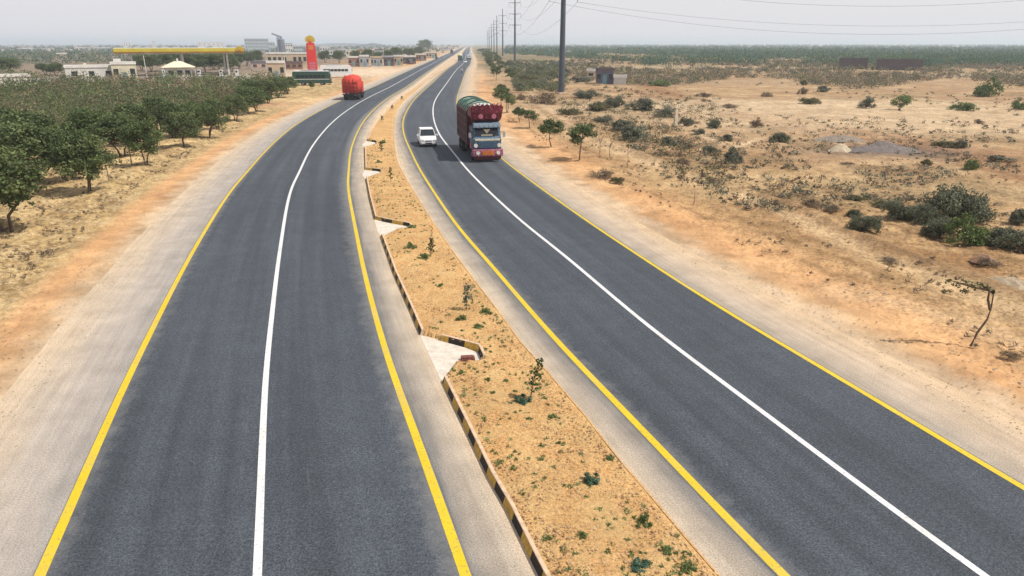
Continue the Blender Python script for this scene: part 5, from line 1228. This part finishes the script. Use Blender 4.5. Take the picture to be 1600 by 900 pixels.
B('white_hall', 'long white hall showing above the canopy', 311, 350, 66, 74.5, 40, 'white', 'white', 6, False)
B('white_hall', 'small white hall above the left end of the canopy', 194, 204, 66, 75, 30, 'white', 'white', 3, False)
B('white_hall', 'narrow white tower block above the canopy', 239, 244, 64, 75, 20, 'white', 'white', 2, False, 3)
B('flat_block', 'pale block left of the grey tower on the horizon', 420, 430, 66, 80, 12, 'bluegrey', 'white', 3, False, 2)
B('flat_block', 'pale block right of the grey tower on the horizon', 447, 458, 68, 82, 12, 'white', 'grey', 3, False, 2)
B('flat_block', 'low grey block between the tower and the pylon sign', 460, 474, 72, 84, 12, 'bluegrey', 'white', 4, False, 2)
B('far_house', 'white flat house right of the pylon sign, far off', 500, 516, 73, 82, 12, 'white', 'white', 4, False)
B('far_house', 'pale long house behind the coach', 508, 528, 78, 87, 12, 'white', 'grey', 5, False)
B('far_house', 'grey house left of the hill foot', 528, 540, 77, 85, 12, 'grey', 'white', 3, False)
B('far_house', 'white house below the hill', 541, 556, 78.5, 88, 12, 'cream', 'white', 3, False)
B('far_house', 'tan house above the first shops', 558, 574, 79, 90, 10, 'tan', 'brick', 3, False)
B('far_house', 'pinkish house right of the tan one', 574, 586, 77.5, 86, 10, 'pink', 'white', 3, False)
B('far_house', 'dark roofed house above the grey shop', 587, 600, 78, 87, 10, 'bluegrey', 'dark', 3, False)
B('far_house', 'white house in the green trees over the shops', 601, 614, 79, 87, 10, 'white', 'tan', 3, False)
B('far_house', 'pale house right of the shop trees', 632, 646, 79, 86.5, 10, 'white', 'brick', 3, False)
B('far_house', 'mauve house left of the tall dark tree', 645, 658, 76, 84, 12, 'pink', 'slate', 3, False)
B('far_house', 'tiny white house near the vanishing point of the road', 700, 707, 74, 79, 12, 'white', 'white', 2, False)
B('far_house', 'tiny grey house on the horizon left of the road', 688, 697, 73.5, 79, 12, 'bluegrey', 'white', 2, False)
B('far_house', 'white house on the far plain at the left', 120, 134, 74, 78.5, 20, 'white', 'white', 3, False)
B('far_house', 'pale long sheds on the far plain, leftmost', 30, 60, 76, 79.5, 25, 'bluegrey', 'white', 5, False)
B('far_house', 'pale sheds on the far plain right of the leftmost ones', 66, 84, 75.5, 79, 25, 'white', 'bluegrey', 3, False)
B('far_house', 'white roofed barn before the canopy left end, on the plain', 148, 172, 74.5, 79, 25, 'grey', 'white', 4, False)
B('far_house', 'small pale house behind the long house, on the plain', 90, 104, 84, 89, 10, 'tan', 'white', 2, False)
# grey tower on the horizon
p = G(441, 82); t = thing('silo_tower', 'grey blue silo tower with a slanting conveyor on the horizon left of the pylon sign', 'tower', (*p, 0), 0)
mb = MB(); mb.tube([(0, 0, 0), (0, 0, 13)], 3.4, 18); mb.tube([(0, 0, 13), (0, 0, 15)], [3.4, .6], 18); mb.build('silo', W_['slate'], t); mb = MB(); mb.box((-2.5, 0, 8), (3.2, 4, 16)); mb.build('lift_shaft', W_['bluegrey'], t)
mb = MB(); mb.tube([(-9, 0, 19), (1, 0, 15.4)], .8, 6); mb.build('conveyor', W_['slate'], t)
# right side buildings
t = building('ruined_hut', 'small dark blue grey hut among scrub right of the tall pole', 931, 958, 110, 131, 4, 'slate', 'dark', 2, True)
building('low_wall_room', 'roofless whitewashed room right of the dark hut', 959, 978, 121, 132, 3, 'white', 'white', 0, False)
building('pale_shack', 'pale tumbledown shack left of the dark hut', 917, 929, 111, 123, 3, 'tan', 'white', 1, False)
building('brick_kiln_shed', 'long low dark purple brick shed in front of the far wood, left one', 1312, 1352, 93, 107.5, 8, 'dark', 'dark', 0, False)
building('brick_kiln_shed', 'long low dark purple brick shed in front of the far wood, right and longer one', 1372, 1436, 95, 109.5, 8, 'dark', 'dark', 0, False)
building('far_hut', 'tiny whitish hut in the wood right of the tall pole', 884, 893, 80, 86, 8, 'white', 'white', 2, False)
# street lamp posts and masts by the shops
for px, py, h_, lb in ((600, 102, 8, 'pale lamp post in front of the shop row'), (230, 123.5, 6.5, 'thin pale lamp post left of the pavilion'), (447, 118, 6, 'white flag mast at the porch building'), (717, 84, 9, 'tall lamp post near the vanishing point')):
    p = G(px, py); t = thing('lamp_post', lb, 'lamp post', (*p, 0), .3)
    mb = MB(); mb.tube([(0, 0, 0), (0, 0, h_*.9), (.5, 0, h_)], [.11, .08, .06], 8); mb.build('pole', W_['white'], t); mb = MB(); mb.box((.8, 0, h_), (.7, .22, .12)); mb.build('lamp_head', W_['grey'], t, .02)

# low blue hill far away on the left, and a longer lower one
def hill(px, w_, h_, y_, lb):
    x = (px-800)/F*y_*math.cos(TH); n_ = 40; g_ = np.linspace(-1, 1, n_); a, b_ = np.meshgrid(g_, g_)
    z_ = h_*np.exp(-(a*1.9)**2-(b_*1.9)**2)*(.6+.8*fbm(a*2.5+px, b_*2.5, 5))-h_*.06
    V = np.stack([x+a*w_, y_+b_*w_*.6, z_], -1).reshape(-1, 3); i = np.arange(n_-1)[:, None]*n_+np.arange(n_-1)[None]
    link('hill', mesh('hill', V, np.stack([i, i+1, i+n_+1, i+n_], -1).reshape(-1, 4), M['hillm'], True), kind='structure', label=lb)
M['hillm'] = plain('hill_rock', (.06, .07, .07), .95, .3, .002)
hill(582, 120, 9, 2100, 'low hazy hill beyond the shops'); hill(535, 260, 13, 3400, 'longer faint rise left of the low hill')
